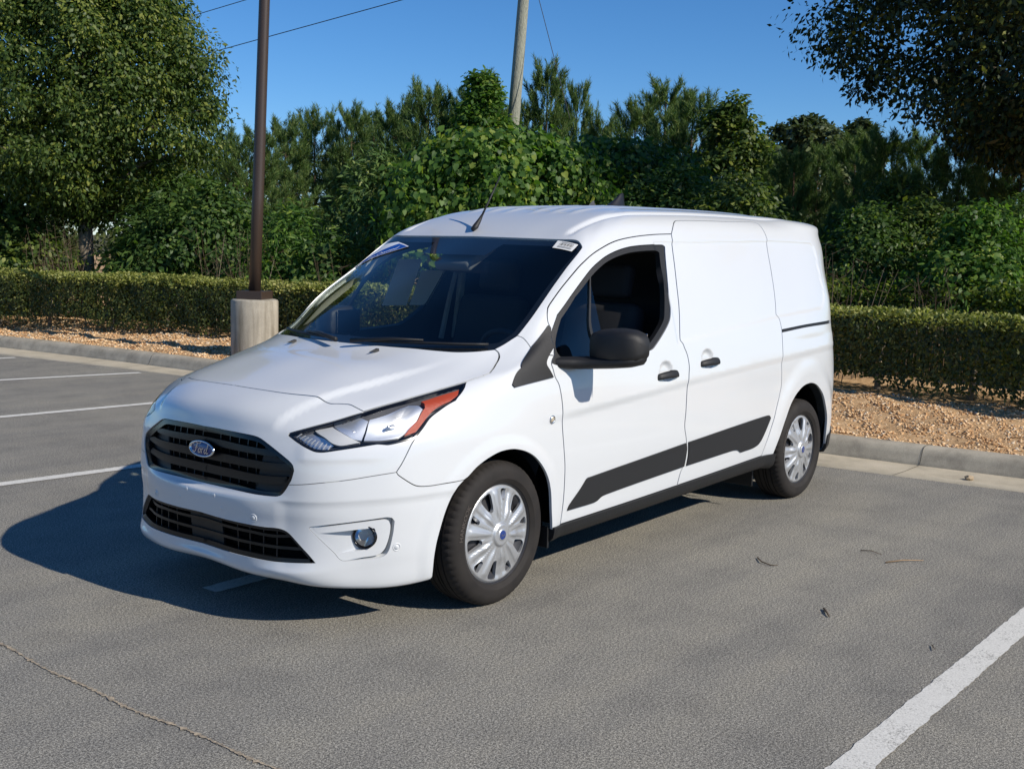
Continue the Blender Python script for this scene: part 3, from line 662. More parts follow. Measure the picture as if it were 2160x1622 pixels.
# lower rows: z keys and inward offset keys by column
LOW={
0:({0:.215,5:.185,8:.180,9:.20,10:.235,13:.26,18:.30,23:.30},{0:.09,3:.075,6:.065,9:.06,13:.09,18:.09,23:.09}),
1:({0:.222,3:.212,5:.196,8:.196,9:.215,10:.235,11:.235,16:.285,18:.27,23:.28},{0:.04,3:.015,4:.018,6:.036,9:.03,13:.04,18:.035,23:.03}),
2:({0:.250,3:.250,6:.258,9:.28,11:.28,16:.33,18:.33,23:.33},{0:.015,2:.005,3:-.012,4:-.005,5:.01,6:.022,9:.015,13:.024,18:.02,23:.01}),
3:({0:.292,3:.296,6:.32,9:.34,16:.39,18:.39,23:.39},{0:.024,3:.0,4:.0,5:.006,6:.012,9:.01,13:.016,18:.012,23:.005}),
4:({0:.42,3:.42,6:.43,9:.43,18:.46,23:.46},{0:.006,3:.006,6:.004,9:.006,13:.011,18:.006,23:0}),
5:({0:.475,6:.49,9:.5,18:.52,23:.52},{0:.0,3:.0,6:0,9:.003,13:.007,18:.003,23:0}),
6:({0:.527,6:.55,9:.56,18:.58,23:.58},{0:.0,2:0,3:.0,6:.0,9:.001,13:.003,18:.001,23:0}),
7:({0:.558,6:.61,9:.63,18:.64,23:.64},{0:.024,2:.018,3:.006,4:.003,6:.004,9:0,13:.001,18:0,23:0}),
8:({0:.68,6:.70,9:.71,18:.71,23:.71},{0:.024,2:.02,3:.012,4:.012,6:.014,9:.001,13:0,18:0,23:0}),
9:({0:.79,3:.78,6:.775,9:.785,18:.785,23:.785},{0:.030,2:.036,3:.036,4:.036,6:.036,7:.026,8:.014,9:.006,10:.002,13:0,18:.003,23:.003}),
}
# upper rows explicit keys c:(x,y,z)
UP={
10:{0:(.885,0,.858),1:(.879,.17,.857),2:(.852,.32,.85),3:(.81,.455,.842),4:(.765,.555,.832),5:(.70,.632,.828),6:(.615,.695,.828),7:(.50,.762,.835),8:(.35,.822,.845),9:(.15,.865,.855),10:(-.09,.892,.857),11:(-.4,.902,.857),13:(-1.3,.912,.857),14:(-1.8,.915,.857),16:(-2.75,.907,.86),17:(-3.1,.895,.86),18:(-3.400,0.875,0.860),19:(-3.600,0.828,0.860),20:(-3.745,0.749,0.860),21:(-3.830,0.610,0.860),22:(-3.86,.33,.86),23:(-3.87,0,.86)},
11:{0:(.78,0,.931),1:(.77,.17,.930),2:(.735,.32,.929),3:(.677,.448,.926),4:(.64,.555,.912),5:(.598,.636,.902),6:(.53,.69,.90),7:(.42,.748,.905),8:(.28,.803,.912),9:(.11,.848,.92),10:(-.10,.883,.922),11:(-.4,.899,.92),13:(-1.3,.909,.92),14:(-1.8,.912,.92),16:(-2.75,.904,.92),17:(-3.1,.891,.92),18:(-3.400,0.870,0.920),19:(-3.600,0.822,0.920),20:(-3.742,0.742,0.920),21:(-3.825,0.605,0.920),22:(-3.855,.33,.92),23:(-3.865,0,.92)},
12:{0:(.58,0,.992),2:(.55,.33,.983),3:(.51,.46,.973),4:(.47,.56,.96),5:(.43,.645,.950),6:(.37,.70,.947),7:(.29,.753,.95),8:(.19,.80,.955),9:(.05,.838,.965),10:(-.12,.870,.975),11:(-.41,.892,.975),13:(-1.3,.903,.98),14:(-1.8,.906,.98),16:(-2.75,.898,.98),17:(-3.1,.884,.98),18:(-3.400,0.862,0.980),19:(-3.600,0.813,0.980),20:(-3.740,0.732,0.980),21:(-3.820,0.600,0.980),22:(-3.85,.33,.98),23:(-3.86,0,.98)},
13:{0:(.37,0,1.05),2:(.34,.33,1.042),3:(.30,.46,1.032),4:(.26,.56,1.022),5:(.22,.65,1.010),6:(.17,.705,1.005),7:(.12,.75,1.002),8:(.06,.79,1.005),9:(-.03,.825,1.015),10:(-.15,.856,1.025),11:(-.42,.882,1.03),13:(-1.3,.895,1.035),14:(-1.8,.898,1.035),16:(-2.75,.888,1.035),17:(-3.1,.874,1.035),18:(-3.400,0.851,1.035),19:(-3.600,0.806,1.035),20:(-3.737,0.726,1.035),21:(-3.815,0.595,1.035),22:(-3.845,.33,1.035),23:(-3.855,0,1.035)},
14:{0:(.16,0,1.107),1:(.152,.17,1.107),2:(.12,.33,1.105),3:(0.075,0.470,1.106),4:(0.000,0.590,1.105),5:(-0.085,0.675,1.104),6:(-0.145,0.727,1.100),7:(-0.168,0.767,1.090),8:(-0.185,0.797,1.083),9:(-0.210,0.820,1.083),10:(-0.265,0.845,1.086),11:(-.45,.866,1.09),12:(-.8,.876,1.09),13:(-1.3,.884,1.09),14:(-1.8,.887,1.09),16:(-2.75,.876,1.09),17:(-3.100,0.867,1.090),18:(-3.405,0.841,1.090),19:(-3.605,0.793,1.090),20:(-3.737,0.716,1.090),21:(-3.810,0.600,1.090),22:(-3.84,.33,1.09),23:(-3.85,0,1.09)},
15:{0:(-.15,0,1.288),2:(-.19,.32,1.283),3:(-0.235,0.455,1.282),4:(-0.285,0.578,1.279),5:(-0.335,0.672,1.274),6:(-0.378,0.742,1.265),7:(-0.410,0.774,1.258),8:(-0.447,0.790,1.254),9:(-0.493,0.801,1.253),10:(-0.565,0.813,1.253),11:(-0.700,0.826,1.255),12:(-0.940,0.835,1.256),13:(-1.360,0.842,1.260),14:(-1.820,0.844,1.260),16:(-2.75,.828,1.26),17:(-3.090,0.820,1.260),18:(-3.390,0.810,1.260),19:(-3.590,0.776,1.260),20:(-3.735,0.711,1.260),21:(-3.810,0.620,1.260),22:(-3.825,.33,1.26),23:(-3.835,0,1.26)},
16:{0:(-.475,0,1.458),2:(-.50,.31,1.453),3:(-0.525,0.437,1.450),4:(-0.565,0.550,1.446),5:(-0.602,0.637,1.442),6:(-0.632,0.700,1.437),7:(-0.660,0.727,1.433),8:(-0.693,0.741,1.431),9:(-0.735,0.750,1.430),10:(-0.800,0.759,1.430),11:(-0.900,0.767,1.430),12:(-1.080,0.776,1.431),13:(-1.420,0.783,1.435),14:(-1.830,0.786,1.440),16:(-2.74,.770,1.44),17:(-3.070,0.763,1.440),18:(-3.360,0.758,1.440),19:(-3.560,0.734,1.440),20:(-3.715,0.679,1.440),21:(-3.790,0.595,1.440),22:(-3.805,.32,1.44),23:(-3.815,0,1.44)},
17:{0:(-.825,0,1.622),2:(-.83,.3,1.62),3:(-.835,.42,1.617),4:(-0.838,0.525,1.614),5:(-0.845,0.598,1.610),6:(-0.857,0.646,1.603),7:(-0.880,0.668,1.600),8:(-0.905,0.681,1.598),9:(-0.935,0.690,1.597),10:(-0.980,0.698,1.597),11:(-1.040,0.705,1.597),12:(-1.180,0.711,1.598),13:(-1.470,0.719,1.602),14:(-1.85,.722,1.606),16:(-2.73,.712,1.606),17:(-3.050,0.710,1.605),18:(-3.330,0.710,1.602),19:(-3.540,0.696,1.600),20:(-3.705,0.652,1.600),21:(-3.765,0.570,1.600),22:(-3.785,.31,1.60),23:(-3.795,0,1.60)},
18:{0:(-.99,0,1.695),2:(-.99,.28,1.694),3:(-.99,.39,1.691),4:(-.99,.47,1.688),5:(-.995,.535,1.686),6:(-1.01,.575,1.684),7:(-1.03,.598,1.683),8:(-1.055,.616,1.685),9:(-1.085,.630,1.688),10:(-1.13,.642,1.691),11:(-1.19,.650,1.695),12:(-1.31,.657,1.700),13:(-1.57,.664,1.708),14:(-1.9,.668,1.713),16:(-2.710,0.664,1.716),17:(-3.020,0.661,1.715),18:(-3.300,0.668,1.712),19:(-3.520,0.664,1.708),20:(-3.680,0.630,1.700),21:(-3.760,0.554,1.698),22:(-3.785,0.340,1.698),23:(-3.755,0.000,1.698)},
19:{0:(-1.24,0,1.764),2:(-1.24,.26,1.763),4:(-1.24,.41,1.759),6:(-1.25,.50,1.754),8:(-1.28,.535,1.751),10:(-1.34,.555,1.753),12:(-1.47,.568,1.760),13:(-1.68,.574,1.767),14:(-1.98,.577,1.774),16:(-2.68,.570,1.779),17:(-2.97,.562,1.778),18:(-3.250,0.590,1.775),19:(-3.480,0.592,1.770),20:(-3.650,0.565,1.765),21:(-3.740,0.510,1.762),22:(-3.780,0.340,1.762),23:(-3.790,0.000,1.762)},
20:{0:(-1.6,0,1.799),4:(-1.6,.28,1.797),8:(-1.63,.36,1.794),12:(-1.78,.385,1.797),14:(-2.1,.39,1.803),16:(-2.62,.385,1.806),18:(-3.02,.37,1.803),20:(-3.26,.31,1.796),22:(-3.38,.16,1.792),23:(-3.40,0,1.792)},
21:{0:(-1.9,0,1.813),8:(-1.93,0,1.813),14:(-2.25,0,1.816),18:(-2.85,0,1.813),23:(-3.1,0,1.808)},
}
def pchip(xs,ys,xq):
    xs=np.array(xs,float);ys=np.array(ys,float);h=np.diff(xs);d=np.diff(ys)/h
    m=np.zeros(len(xs));
    if len(xs)==2: m[:]=d[0]
    else:
        for i in range(1,len(xs)-1):
            m[i]=(d[i-1]*h[i]+d[i]*h[i-1])/(h[i]+h[i-1])
        m[0]=d[0]; m[-1]=d[-1]
    out=[]
    for x in xq:
        i=min(max(np.searchsorted(xs,x,side='right')-1,0),len(h)-1); t=(x-xs[i])/h[i]
        out.append((2*t**3-3*t*t+1)*ys[i]+(t**3-2*t*t+t)*h[i]*m[i]+(-2*t**3+3*t*t)*ys[i+1]+(t**3-t*t)*h[i]*m[i+1])
    return np.array(out)
def keys():
    cs=np.arange(NC);K=np.zeros((NR,NC,3))
    B=np.array([BP[c] for c in range(NC)])
    T=np.gradient(B,axis=0);T[0]=(0,1);T[-1]=(0,-1);T/=np.linalg.norm(T,axis=1)[:,None]
    N=np.stack([T[:,1],-T[:,0]],1)  # outward
    for r,(zk,dk) in LOW.items():
        z=pchip(list(zk),list(zk.values()),cs);d=pchip(list(dk),list(dk.values()),cs)
        K[r,:,:2]=B-N*d[:,None];K[r,:,2]=z;K[r,0,1]=0;K[r,-1,1]=0
    for r,k in UP.items():
        for a in range(3): K[r,:,a]=pchip(list(k),[v[a] for v in k.values()],cs)
    return K
MIR=np.array([1,-1,1.])
def pad(C):
    # ghost columns mirrored, rows: bottom extrapolate, top mirrored
    C=np.concatenate([C[:,1:2]*MIR,C,C[:,-2:-1]*MIR],1)
    return np.concatenate([2*C[:1]-C[1:2],C,C[-2:-1]*MIR],0)
def solve(K):
    C=K.copy()
    for _ in range(14):
        P=pad(C); S=(P[:-2]+4*P[1:-1]+P[2:])/6; S=(S[:,:-2]+4*S[:,1:-1]+S[:,2:])/6
        C=C+(K-S)
    return pad(C)
NET=solve(keys())
def bas(t):
    return np.stack([(1-t)**3,3*t**3-6*t*t+4,-3*t**3+3*t*t+3*t+1,t**3],-1)/6
def dbas(t):
    return np.stack([-(1-t)**2,3*t*t-4*t,-3*t*t+2*t+1,t*t],-1)/2
def surf(u,v,deriv=False):
    u=np.clip(np.asarray(u,float),0,NC-1);v=np.clip(np.asarray(v,float),0,NR-1)
    iu=np.minimum(u.astype(int),NC-2);iv=np.minimum(v.astype(int),NR-2)
    bu=bas(u-iu);bv=bas(v-iv)
    G=NET[(iv[...,None,None]+np.arange(4)[:,None]),(iu[...,None,None]+np.arange(4)[None,:])]
    P=np.einsum('...i,...j,...ijk->...k',bv,bu,G)
    if not deriv: return P
    du=np.einsum('...i,...j,...ijk->...k',bv,dbas(u-iu),G);dv=np.einsum('...i,...j,...ijk->...k',dbas(v-iv),bu,G)
    n=np.cross(du,dv); n/=np.maximum(np.linalg.norm(n,axis=-1),1e-9)[...,None]
    return P,n,du,dv
def normal(u,v):
    n=surf(u,v,True)[1]
    return n

# shut lines and outlines, in the body surface's own coordinates
UV={'ws_bot': [(0.0, 14.019), (0.63, 14.016), (1.471, 14.023), (2.579, 14.016), (3.42, 13.98), (4.084, 13.964), (4.769, 13.998), (5.477, 14.066), (5.662, 14.203), (5.812, 14.342), (5.962, 14.45)],
 'ws_side': [(5.962, 14.45), (5.949, 14.69), (5.948, 14.957), (5.91, 15.364), (5.899, 15.793), (6.066, 16.283), (6.624, 16.803)],
 'ws_top': [(6.624, 16.803), (6.203, 16.904), (5.576, 17.005), (4.247, 16.966), (2.065, 16.934), (0.62, 16.935), (0.0, 16.941)],
 'hood_cut': [(0.0, 11.125), (1.311, 11.093), (2.159, 11.045), (2.984, 11.017), (3.272, 10.975), (3.47, 10.949), (3.756, 11.024), (4.134, 11.094), (4.447, 11.039), (5.083, 10.883)],
 'lamp_top': [(5.083, 10.883), (5.506, 11.213), (5.847, 11.549), (6.142, 11.921), (6.771, 12.405), (7.509, 12.828)],
 'hood_side': [(7.509, 12.828), (7.707, 12.964), (7.943, 13.105), (7.994, 13.309), (7.518, 13.539), (7.048, 13.703), (6.527, 13.872), (6.026, 13.977), (5.477, 14.066)],
 'lamp_topfront': [(2.998, 9.341), (3.017, 9.499), (3.597, 10.009), (4.328, 10.44), (5.083, 10.883)],
 'lamp_low': [(7.509, 12.828), (7.858, 12.394), (8.13, 11.264), (7.865, 10.726), (7.648, 10.293), (7.571, 9.74), (7.504, 9.187), (7.358, 9.112), (6.819, 8.897), (6.643, 8.94), (6.508, 8.964), (5.78, 8.774), (5.103, 8.638), (4.524, 8.535), (4.249, 8.555), (3.993, 8.663), (3.462, 8.955), (2.998, 9.341)],
 'fend_nose': [(7.504, 9.187), (7.376, 8.588), (7.123, 7.839), (7.01, 7.579), (6.991, 7.518)],
 'nose_line': [(3.235, 7.25), (3.831, 7.266), (4.442, 7.308), (5.61, 7.367), (6.375, 7.448), (6.991, 7.518)],
 'fend_bot': [(6.991, 7.518), (7.029, 7.404), (7.194, 7.155), (7.399, 6.842), (7.503, 6.703), (7.623, 6.618), (7.778, 6.57), (7.955, 6.552), (8.302, 6.567), (8.662, 6.591)],
 'grille': [(0.0, 9.018), (0.977, 9.05), (1.861, 9.035), (2.07, 8.983), (2.201, 8.907), (2.709, 8.492), (3.242, 8.093), (3.374, 7.961), (3.427, 7.775), (3.332, 7.437), (3.235, 7.25), (3.135, 7.036), (2.998, 6.731), (2.925, 6.599), (2.792, 6.507), (2.276, 6.525), (1.406, 6.723), (0.461, 6.912), (0.0, 6.954)],
 'lgrille': [(0.0, 4.11), (0.816, 4.061), (1.832, 4.048), (2.42, 4.035), (2.848, 4.047), (3.06, 3.985), (3.224, 3.886), (3.687, 3.524), (4.047, 3.241), (4.311, 2.936), (3.712, 2.959), (2.73, 2.944), (1.826, 2.971), (0.716, 2.969), (0.0, 2.985)],
 'arch_f_low': [(8.662, 6.591), (8.489, 6.114), (8.349, 5.308), (8.255, 4.571), (8.163, 3.807), (8.073, 3.112), (8.032, 1.853), (8.055, 0.103)],
 'arch_f': [(8.662, 6.591), (8.769, 6.753), (8.97, 7.182), (9.218, 7.513), (9.532, 7.771), (9.855, 7.777), (10.173, 7.475), (10.455, 6.822), (10.659, 5.822), (10.784, 4.483), (10.845, 3.055), (10.887, 2.097)],
 'pil_seam': [(5.962, 14.45), (6.437, 14.436), (7.198, 14.383), (8.818, 14.23), (9.908, 14.105), (10.374, 14.01), (10.733, 13.932)],
 'door_f_up': [(10.733, 13.932), (10.465, 14.243), (9.067, 14.698), (7.834, 14.891), (7.164, 15.048), (6.761, 15.179)],
 'door_f': [(10.733, 13.932), (10.816, 12.293), (10.911, 11.599), (10.959, 10.723), (10.984, 9.736), (11.007, 8.406), (11.062, 6.966), (11.095, 6.072), (11.117, 4.353), (11.112, 3.112), (11.089, 2.1)],
 'door_top': [(6.761, 15.179), (6.691, 15.264), (6.811, 15.697), (7.562, 16.224), (8.385, 16.48), (9.435, 16.716), (10.71, 16.958), (11.588, 17.146), (12.324, 17.302), (12.874, 17.387), (13.375, 17.424)],
 'bpil': [(13.375, 17.424), (13.411, 17.088), (13.408, 16.599), (13.351, 15.675), (13.344, 14.992), (13.336, 14.097), (13.372, 13.865), (13.424, 12.796), (13.448, 11.727), (13.424, 10.71), (13.405, 9.12), (13.402, 8.016), (13.397, 6.904), (13.445, 5.967), (13.477, 5.021), (13.447, 3.689), (13.4, 3.198), (13.361, 2.217)],
 'sill_top': [(11.089, 2.1), (12.221, 2.136), (13.361, 2.217), (14.319, 2.291), (15.351, 2.424)],
 'sld_top': [(13.375, 17.424), (13.438, 17.997), (13.476, 18.164), (13.54, 18.262), (14.093, 18.324), (15.096, 18.378), (16.053, 18.47), (16.217, 18.357), (16.19, 17.964), (16.171, 17.309)],
 'sld_rear': [(16.171, 17.309), (16.106, 16.91), (16.008, 16.106), (15.906, 15.359), (15.79, 14.668), (15.825, 14.559), (15.846, 14.293), (15.809, 13.442), (15.741, 10.521), (15.766, 8.763), (15.721, 8.066), (15.614, 6.544), (15.48, 4.308), (15.351, 2.424)],
 'arch_r': [(15.635, 2.403), (15.768, 3.97), (15.899, 5.544), (16.056, 7.011), (16.247, 7.812), (16.532, 8.363), (16.903, 8.512), (17.189, 8.267), (17.511, 7.503), (17.775, 6.224), (18.008, 4.61), (18.083, 3.435), (18.125, 2.748)],
 'win_out': [(8.62, 15.029), (8.875, 15.558), (9.625, 16.18), (10.488, 16.482), (11.353, 16.695), (12.084, 16.867), (12.552, 16.931), (13.155, 16.955), (13.212, 16.901), (13.14, 15.863), (13.124, 15.338), (13.109, 14.757), (13.034, 14.513), (12.798, 13.833), (12.743, 13.727), (12.636, 13.7), (11.907, 13.296), (10.988, 12.921), (10.916, 13.218)],
 'win_in': [(9.337, 14.948), (9.35, 15.49), (9.995, 16.029), (10.714, 16.336), (11.45, 16.54), (12.12, 16.699), (12.578, 16.758), (13.01, 16.764), (13.057, 16.71), (13.033, 15.973), (13.01, 15.016), (12.998, 14.767), (12.939, 14.576), (12.715, 14.03), (12.605, 13.964), (11.962, 13.793), (11.057, 13.444), (11.014, 13.768)],
 'sail': [(9.751, 11.966), (9.837, 11.694), (10.777, 12.199), (10.465, 14.243), (8.972, 14.72), (8.295, 14.785), (8.559, 14.285), (9.845, 13.372)],
 'clad_f': [(11.213, 2.89), (11.241, 3.122), (11.569, 4.552), (11.6, 4.64), (11.651, 4.658), (12.531, 5.058), (13.439, 5.573), (13.463, 5.035), (13.439, 3.614), (11.974, 3.169), (11.896, 3.102), (11.8, 2.895)],
 'clad_r': [(13.493, 5.6), (14.423, 6.03), (15.412, 6.357), (15.461, 6.084), (15.326, 4.657), (15.182, 3.741), (15.076, 3.548), (14.738, 3.451), (14.666, 3.718), (14.559, 3.829), (13.494, 3.625), (13.513, 4.63)],
 'track': [(15.85, 14.106), (16.876, 14.215), (18.915, 14.27), (19.312, 14.148), (16.853, 14.111), (15.835, 13.977)],
 'crease_tr': [(15.835, 14.414), (16.954, 14.498), (19.199, 14.56)],
 'panel_s': [(13.479, 17.062), (14.202, 17.12), (15.234, 17.197), (16.125, 17.226)],
 'panel_q': [(16.222, 17.231), (17.547, 17.256), (18.286, 17.225), (18.521, 17.09), (18.394, 16.284), (18.304, 15.571), (17.988, 15.154), (17.613, 14.83), (17.045, 14.763), (15.876, 14.616)],
 'crease_b': [(10.931, 9.442), (12.036, 9.883), (13.415, 10.542), (15.06, 11.213), (17.824, 11.888)],
 'belt_crease': [(12.723, 13.661), (13.326, 13.991), (14.44, 14.326), (15.79, 14.592)],
 'fog_out': [(4.13, 4.241), (5.431, 4.462), (6.775, 4.709), (6.898, 4.622), (6.968, 4.382), (6.938, 3.771), (6.837, 3.14), (6.758, 2.954), (6.597, 2.833), (5.346, 2.907), (5.202, 3.019), (5.039, 3.239), (4.564, 3.654), (4.064, 4.114), (4.046, 4.185)],
 'lamp_amber': [(6.779, 11.559), (7.121, 12.004), (7.676, 12.348), (7.943, 11.82), (7.974, 11.312), (7.685, 10.817), (7.538, 10.229), (7.438, 9.642), (7.174, 9.456), (7.195, 9.909), (7.335, 10.34), (7.324, 10.996), (7.09, 11.339)],
 'lamp_r1': [(4.322, 10.28), (4.463, 10.457), (5.011, 10.737), (5.44, 10.619), (5.617, 10.556), (5.778, 9.975), (5.923, 9.355), (5.607, 9.469), (5.199, 9.764), (4.781, 10.025)],
 'lamp_r2': [(5.645, 10.597), (5.964, 10.71), (6.262, 10.908), (6.475, 11.405), (6.905, 11.307), (7.291, 10.949), (7.308, 10.346), (7.21, 9.855), (7.048, 9.385), (6.546, 9.299), (6.013, 9.317)],
 'lamp_strip': [(3.732, 9.994), (4.285, 10.236), (4.81, 9.977), (5.931, 9.193), (5.218, 8.963), (4.916, 9.071), (4.36, 9.597)],
 'lamp_drl': [(3.247, 9.408), (3.675, 9.888), (4.387, 9.533), (4.933, 8.985), (4.687, 8.723), (4.234, 8.746), (3.628, 9.062)],
 'bar1': [(0.0, 8.396), (0.596, 8.389), (1.655, 8.357), (2.34, 8.35), (2.644, 8.364)],
 'bar2': [(0.0, 7.914), (0.631, 7.9), (1.818, 7.847), (2.493, 7.827), (3.197, 7.864)],
 'bar3': [(0.0, 7.489), (0.737, 7.451), (1.664, 7.374), (2.368, 7.345), (3.04, 7.366)],
 'blank_edge': [(2.111, 8.289), (1.961, 7.71), (1.807, 6.876)],
 'lbar1': [(0.0, 3.752), (0.787, 3.727), (1.828, 3.748), (2.588, 3.72), (3.292, 3.775)],
 'lbar2': [(0.0, 3.381), (0.748, 3.391), (1.826, 3.415), (2.709, 3.403), (3.69, 3.405)],
 'lg_mid': [(0.737, 4.078), (0.689, 3.35), (0.626, 2.979)],
 'fog_bezel': [(4.179, 4.161), (5.432, 4.358), (6.703, 4.552), (6.815, 4.445), (6.869, 4.137), (6.823, 3.552), (6.688, 3.127), (6.513, 2.976), (5.927, 2.931), (5.414, 2.91), (5.247, 2.98), (5.063, 3.222), (5.444, 3.238), (6.153, 3.266), (6.303, 3.353), (6.388, 3.696), (6.443, 3.934), (6.406, 4.049), (6.052, 4.037), (5.238, 3.981), (4.393, 3.931)]}

def disp(P, u, v):
    x, y, z = P[..., 0], P[..., 1], P[..., 2]
    side = sm((u-10.3)/1.2)*sm((19.6-u)/1.0)
    zl = np.interp(-x, [.3, .83, 1.5, 2.33, 3.35], [.815, .849, .892, .933, .973])
    k = z-zl
    d = side*.0075*np.where(k < 0, sm((k+.045)/.045), np.exp(-np.maximum(k, 0)/.10))
    # recessed upper panel on sliding door and quarter
    zb = np.interp(-x, [1.15, 1.465, 2.03, 2.67, 3.4], [1.062, 1.089, 1.135, 1.182, 1.215]); zt = np.interp(-x, [1.6, 2.8, 3.5], [1.613, 1.637, 1.632]); xr = -3.475
    s1 = np.hypot(np.maximum(xr+.07-x, 0), np.maximum(z-(zt-.07), 0))-.07
    s2 = np.hypot(np.maximum(xr+.13-x, 0), np.maximum(zb+.13-z, 0))-.13
    d = d-.007*(1-sm((s1+.010)/.018))*(1-sm((s2+.014)/.028))*sm((-1.42-x)/.03)*side
    # wheel arch flares
    rf = np.hypot(x-.012, z-.31); rr = np.hypot(x+3.06, z-.355)
    d = d+.007*(1-sm((rf-.40)/.06))*(z > .2)+.016*(1-sm((rr-.45)/.12))*(z > .2)*(x < -2.3)
    # bonnet: raised centre with a soft step down outside
    yl = np.interp(-x, [-.85, -.674, -.53, -.24, -.095, .05], [.38, .448, .483, .565, .595, .63])
    hw = sm((v-9.3)/1.0)*sm((14.0-v)/1.8)
    d = d+.014*hw*(1-sm((np.abs(y)-yl+.014)/.045))
    # roof ribs and side ditches
    rb = sm((-1.12-x)/.15)*sm((x+3.45)/.15)*(z > 1.70)
    for yk in (.09, .22, .35):
        d = d+.007*rb*np.exp(-((np.abs(y)-yk)/.028)**2)
    yd = np.interp(-x, [.8, 1.3, 1.8, 3.0, 3.6], [.555, .558, .57, .56, .545])
    d = d-.016*np.exp(-((np.abs(y)-yd)/.017)**2)*(z > 1.58)*sm((3.60+x)/.1)*sm((-.855-x)/.07)
    # bumper shoulder and the ledge under the headlights
    fr = sm((u-2.7)/.5)*sm((8.9-u)/.6)
    d = d-.0055*fr*sm((6.10-v)/.45)*sm((v-1.5)/2.5)
    d = d+.005*sm((u-3.3)/.6)*sm((7.0-u)/1.2)*sm((v-7.95)/.32)*(1-sm((v-8.5)/1.0))
    # finger dishes behind the door handles
    for hx, hz in ((-1.295, .950), (-1.730, .988)):
        d = d-.020*sm(1.25-((x-hx)/.062)**2-((z-hz)/.050)**2)*side
    return d
def VS(u, v, off=0.):
    P, n, _, _ = surf(u, v, True)
    return P+n*(disp(P, u, v)+off)[..., None]
_uu = np.linspace(0, NC-1, 400); _vv = np.linspace(0, NR-1, 400)
def _cum(P): return np.concatenate([[0], np.cumsum(np.linalg.norm(np.diff(P, axis=0), axis=1))])
_WU = _cum(surf(_uu, np.full(400, 8.))); _WV = (_cum(surf(np.zeros(400), _vv))+2*_cum(surf(np.full(400, 13.), _vv)))/3
def warp(p): p = np.asarray(p, float); return np.stack([np.interp(p[..., 0], _uu, _WU), np.interp(p[..., 1], _vv, _WV)], -1)
def unwarp(q): return np.stack([np.interp(q[..., 0], _WU, _uu), np.interp(q[..., 1], _WV, _vv)], -1)
def resample(pts, ds):
    """Catmull-Rom through pts (already metric), spaced ds"""
    p = np.asarray(pts, float)
    if len(p) == 2:
        n = max(1, int(np.linalg.norm(p[1]-p[0])/ds)); t = np.linspace(0, 1, n+1)[:, None]; return p[0]*(1-t)+p[1]*t
    g = np.concatenate([[2*p[0]-p[1]], p, [2*p[-1]-p[-2]]]); out = []
    closed = np.linalg.norm(p[0]-p[-1]) < 1e-6
    if closed: g[0] = p[-2]; g[-1] = p[1]
    for i in range(len(p)-1):
        a, b, c, d = g[i:i+4]; L = np.linalg.norm(c-b); n = max(1, int(math.ceil(L/ds)))
        la = max(np.linalg.norm(b-a), 1e-6); lc = max(np.linalg.norm(d-c), 1e-6); L = max(L, 1e-6)
        m1 = ((b-a)/la+(c-b)/L); m1 = m1/max(np.linalg.norm(m1), 1e-6)*min(L, 2*la)*.9; m2 = ((c-b)/L+(d-c)/lc); m2 = m2/max(np.linalg.norm(m2), 1e-6)*min(L, 2*lc)*.9
        cb = (c-b)/L
        if (i == 0 and not closed) or ((b-a)/la)@cb < .80: m1 = c-b
        if (i == len(p)-2 and not closed) or cb@((d-c)/lc) < .80: m2 = c-b
        t = (np.arange(n)/n)[:, None]
        out.append((2*t**3-3*t*t+1)*b+(t**3-2*t*t+t)*m1+(-2*t**3+3*t*t)*c+(t**3-t*t)*m2)
    out.append(p[-1:]); return np.concatenate(out)
def loop_of(paths, ds, wf=warp):
    out = []
    for q in paths:
        r = resample(wf(q), ds)
        if len(out) and np.linalg.norm(out[-1][-1]-r[0]) < 1e-5: r = r[1:]
        out.append(r)
    r = np.concatenate(out)
    if np.linalg.norm(r[0]-r[-1]) < 1e-5: r = r[:-1]
    keep = [0]
    for i in range(1, len(r)):
        if np.linalg.norm(r[i]-r[keep[-1]]) > 1e-4: keep.append(i)
    return r[keep]
def inpoly(pts, poly):
    x, y = pts[:, 0], pts[:, 1]; c = np.zeros(len(pts), bool); a = poly; b = np.roll(poly, -1, 0)
    for (x1, y1), (x2, y2) in zip(a, b):
        if y1 == y2: continue
        k = (y1 > y) != (y2 > y)
        c ^= k & (x < (x2-x1)*(y-y1)/(y2-y1)+x1)
    return c
def area2(p): q = np.roll(p, -1, 0); return (p[:, 0]*q[:, 1]-q[:, 0]*p[:, 1]).sum()
def inset(poly, d):
    p = poly if area2(poly) > 0 else poly[::-1]
    t = np.roll(p, -1, 0)-np.roll(p, 1, 0); t /= np.maximum(np.linalg.norm(t, axis=1), 1e-9)[:, None]
    return p+np.stack([-t[:, 1], t[:, 0]], 1)*d
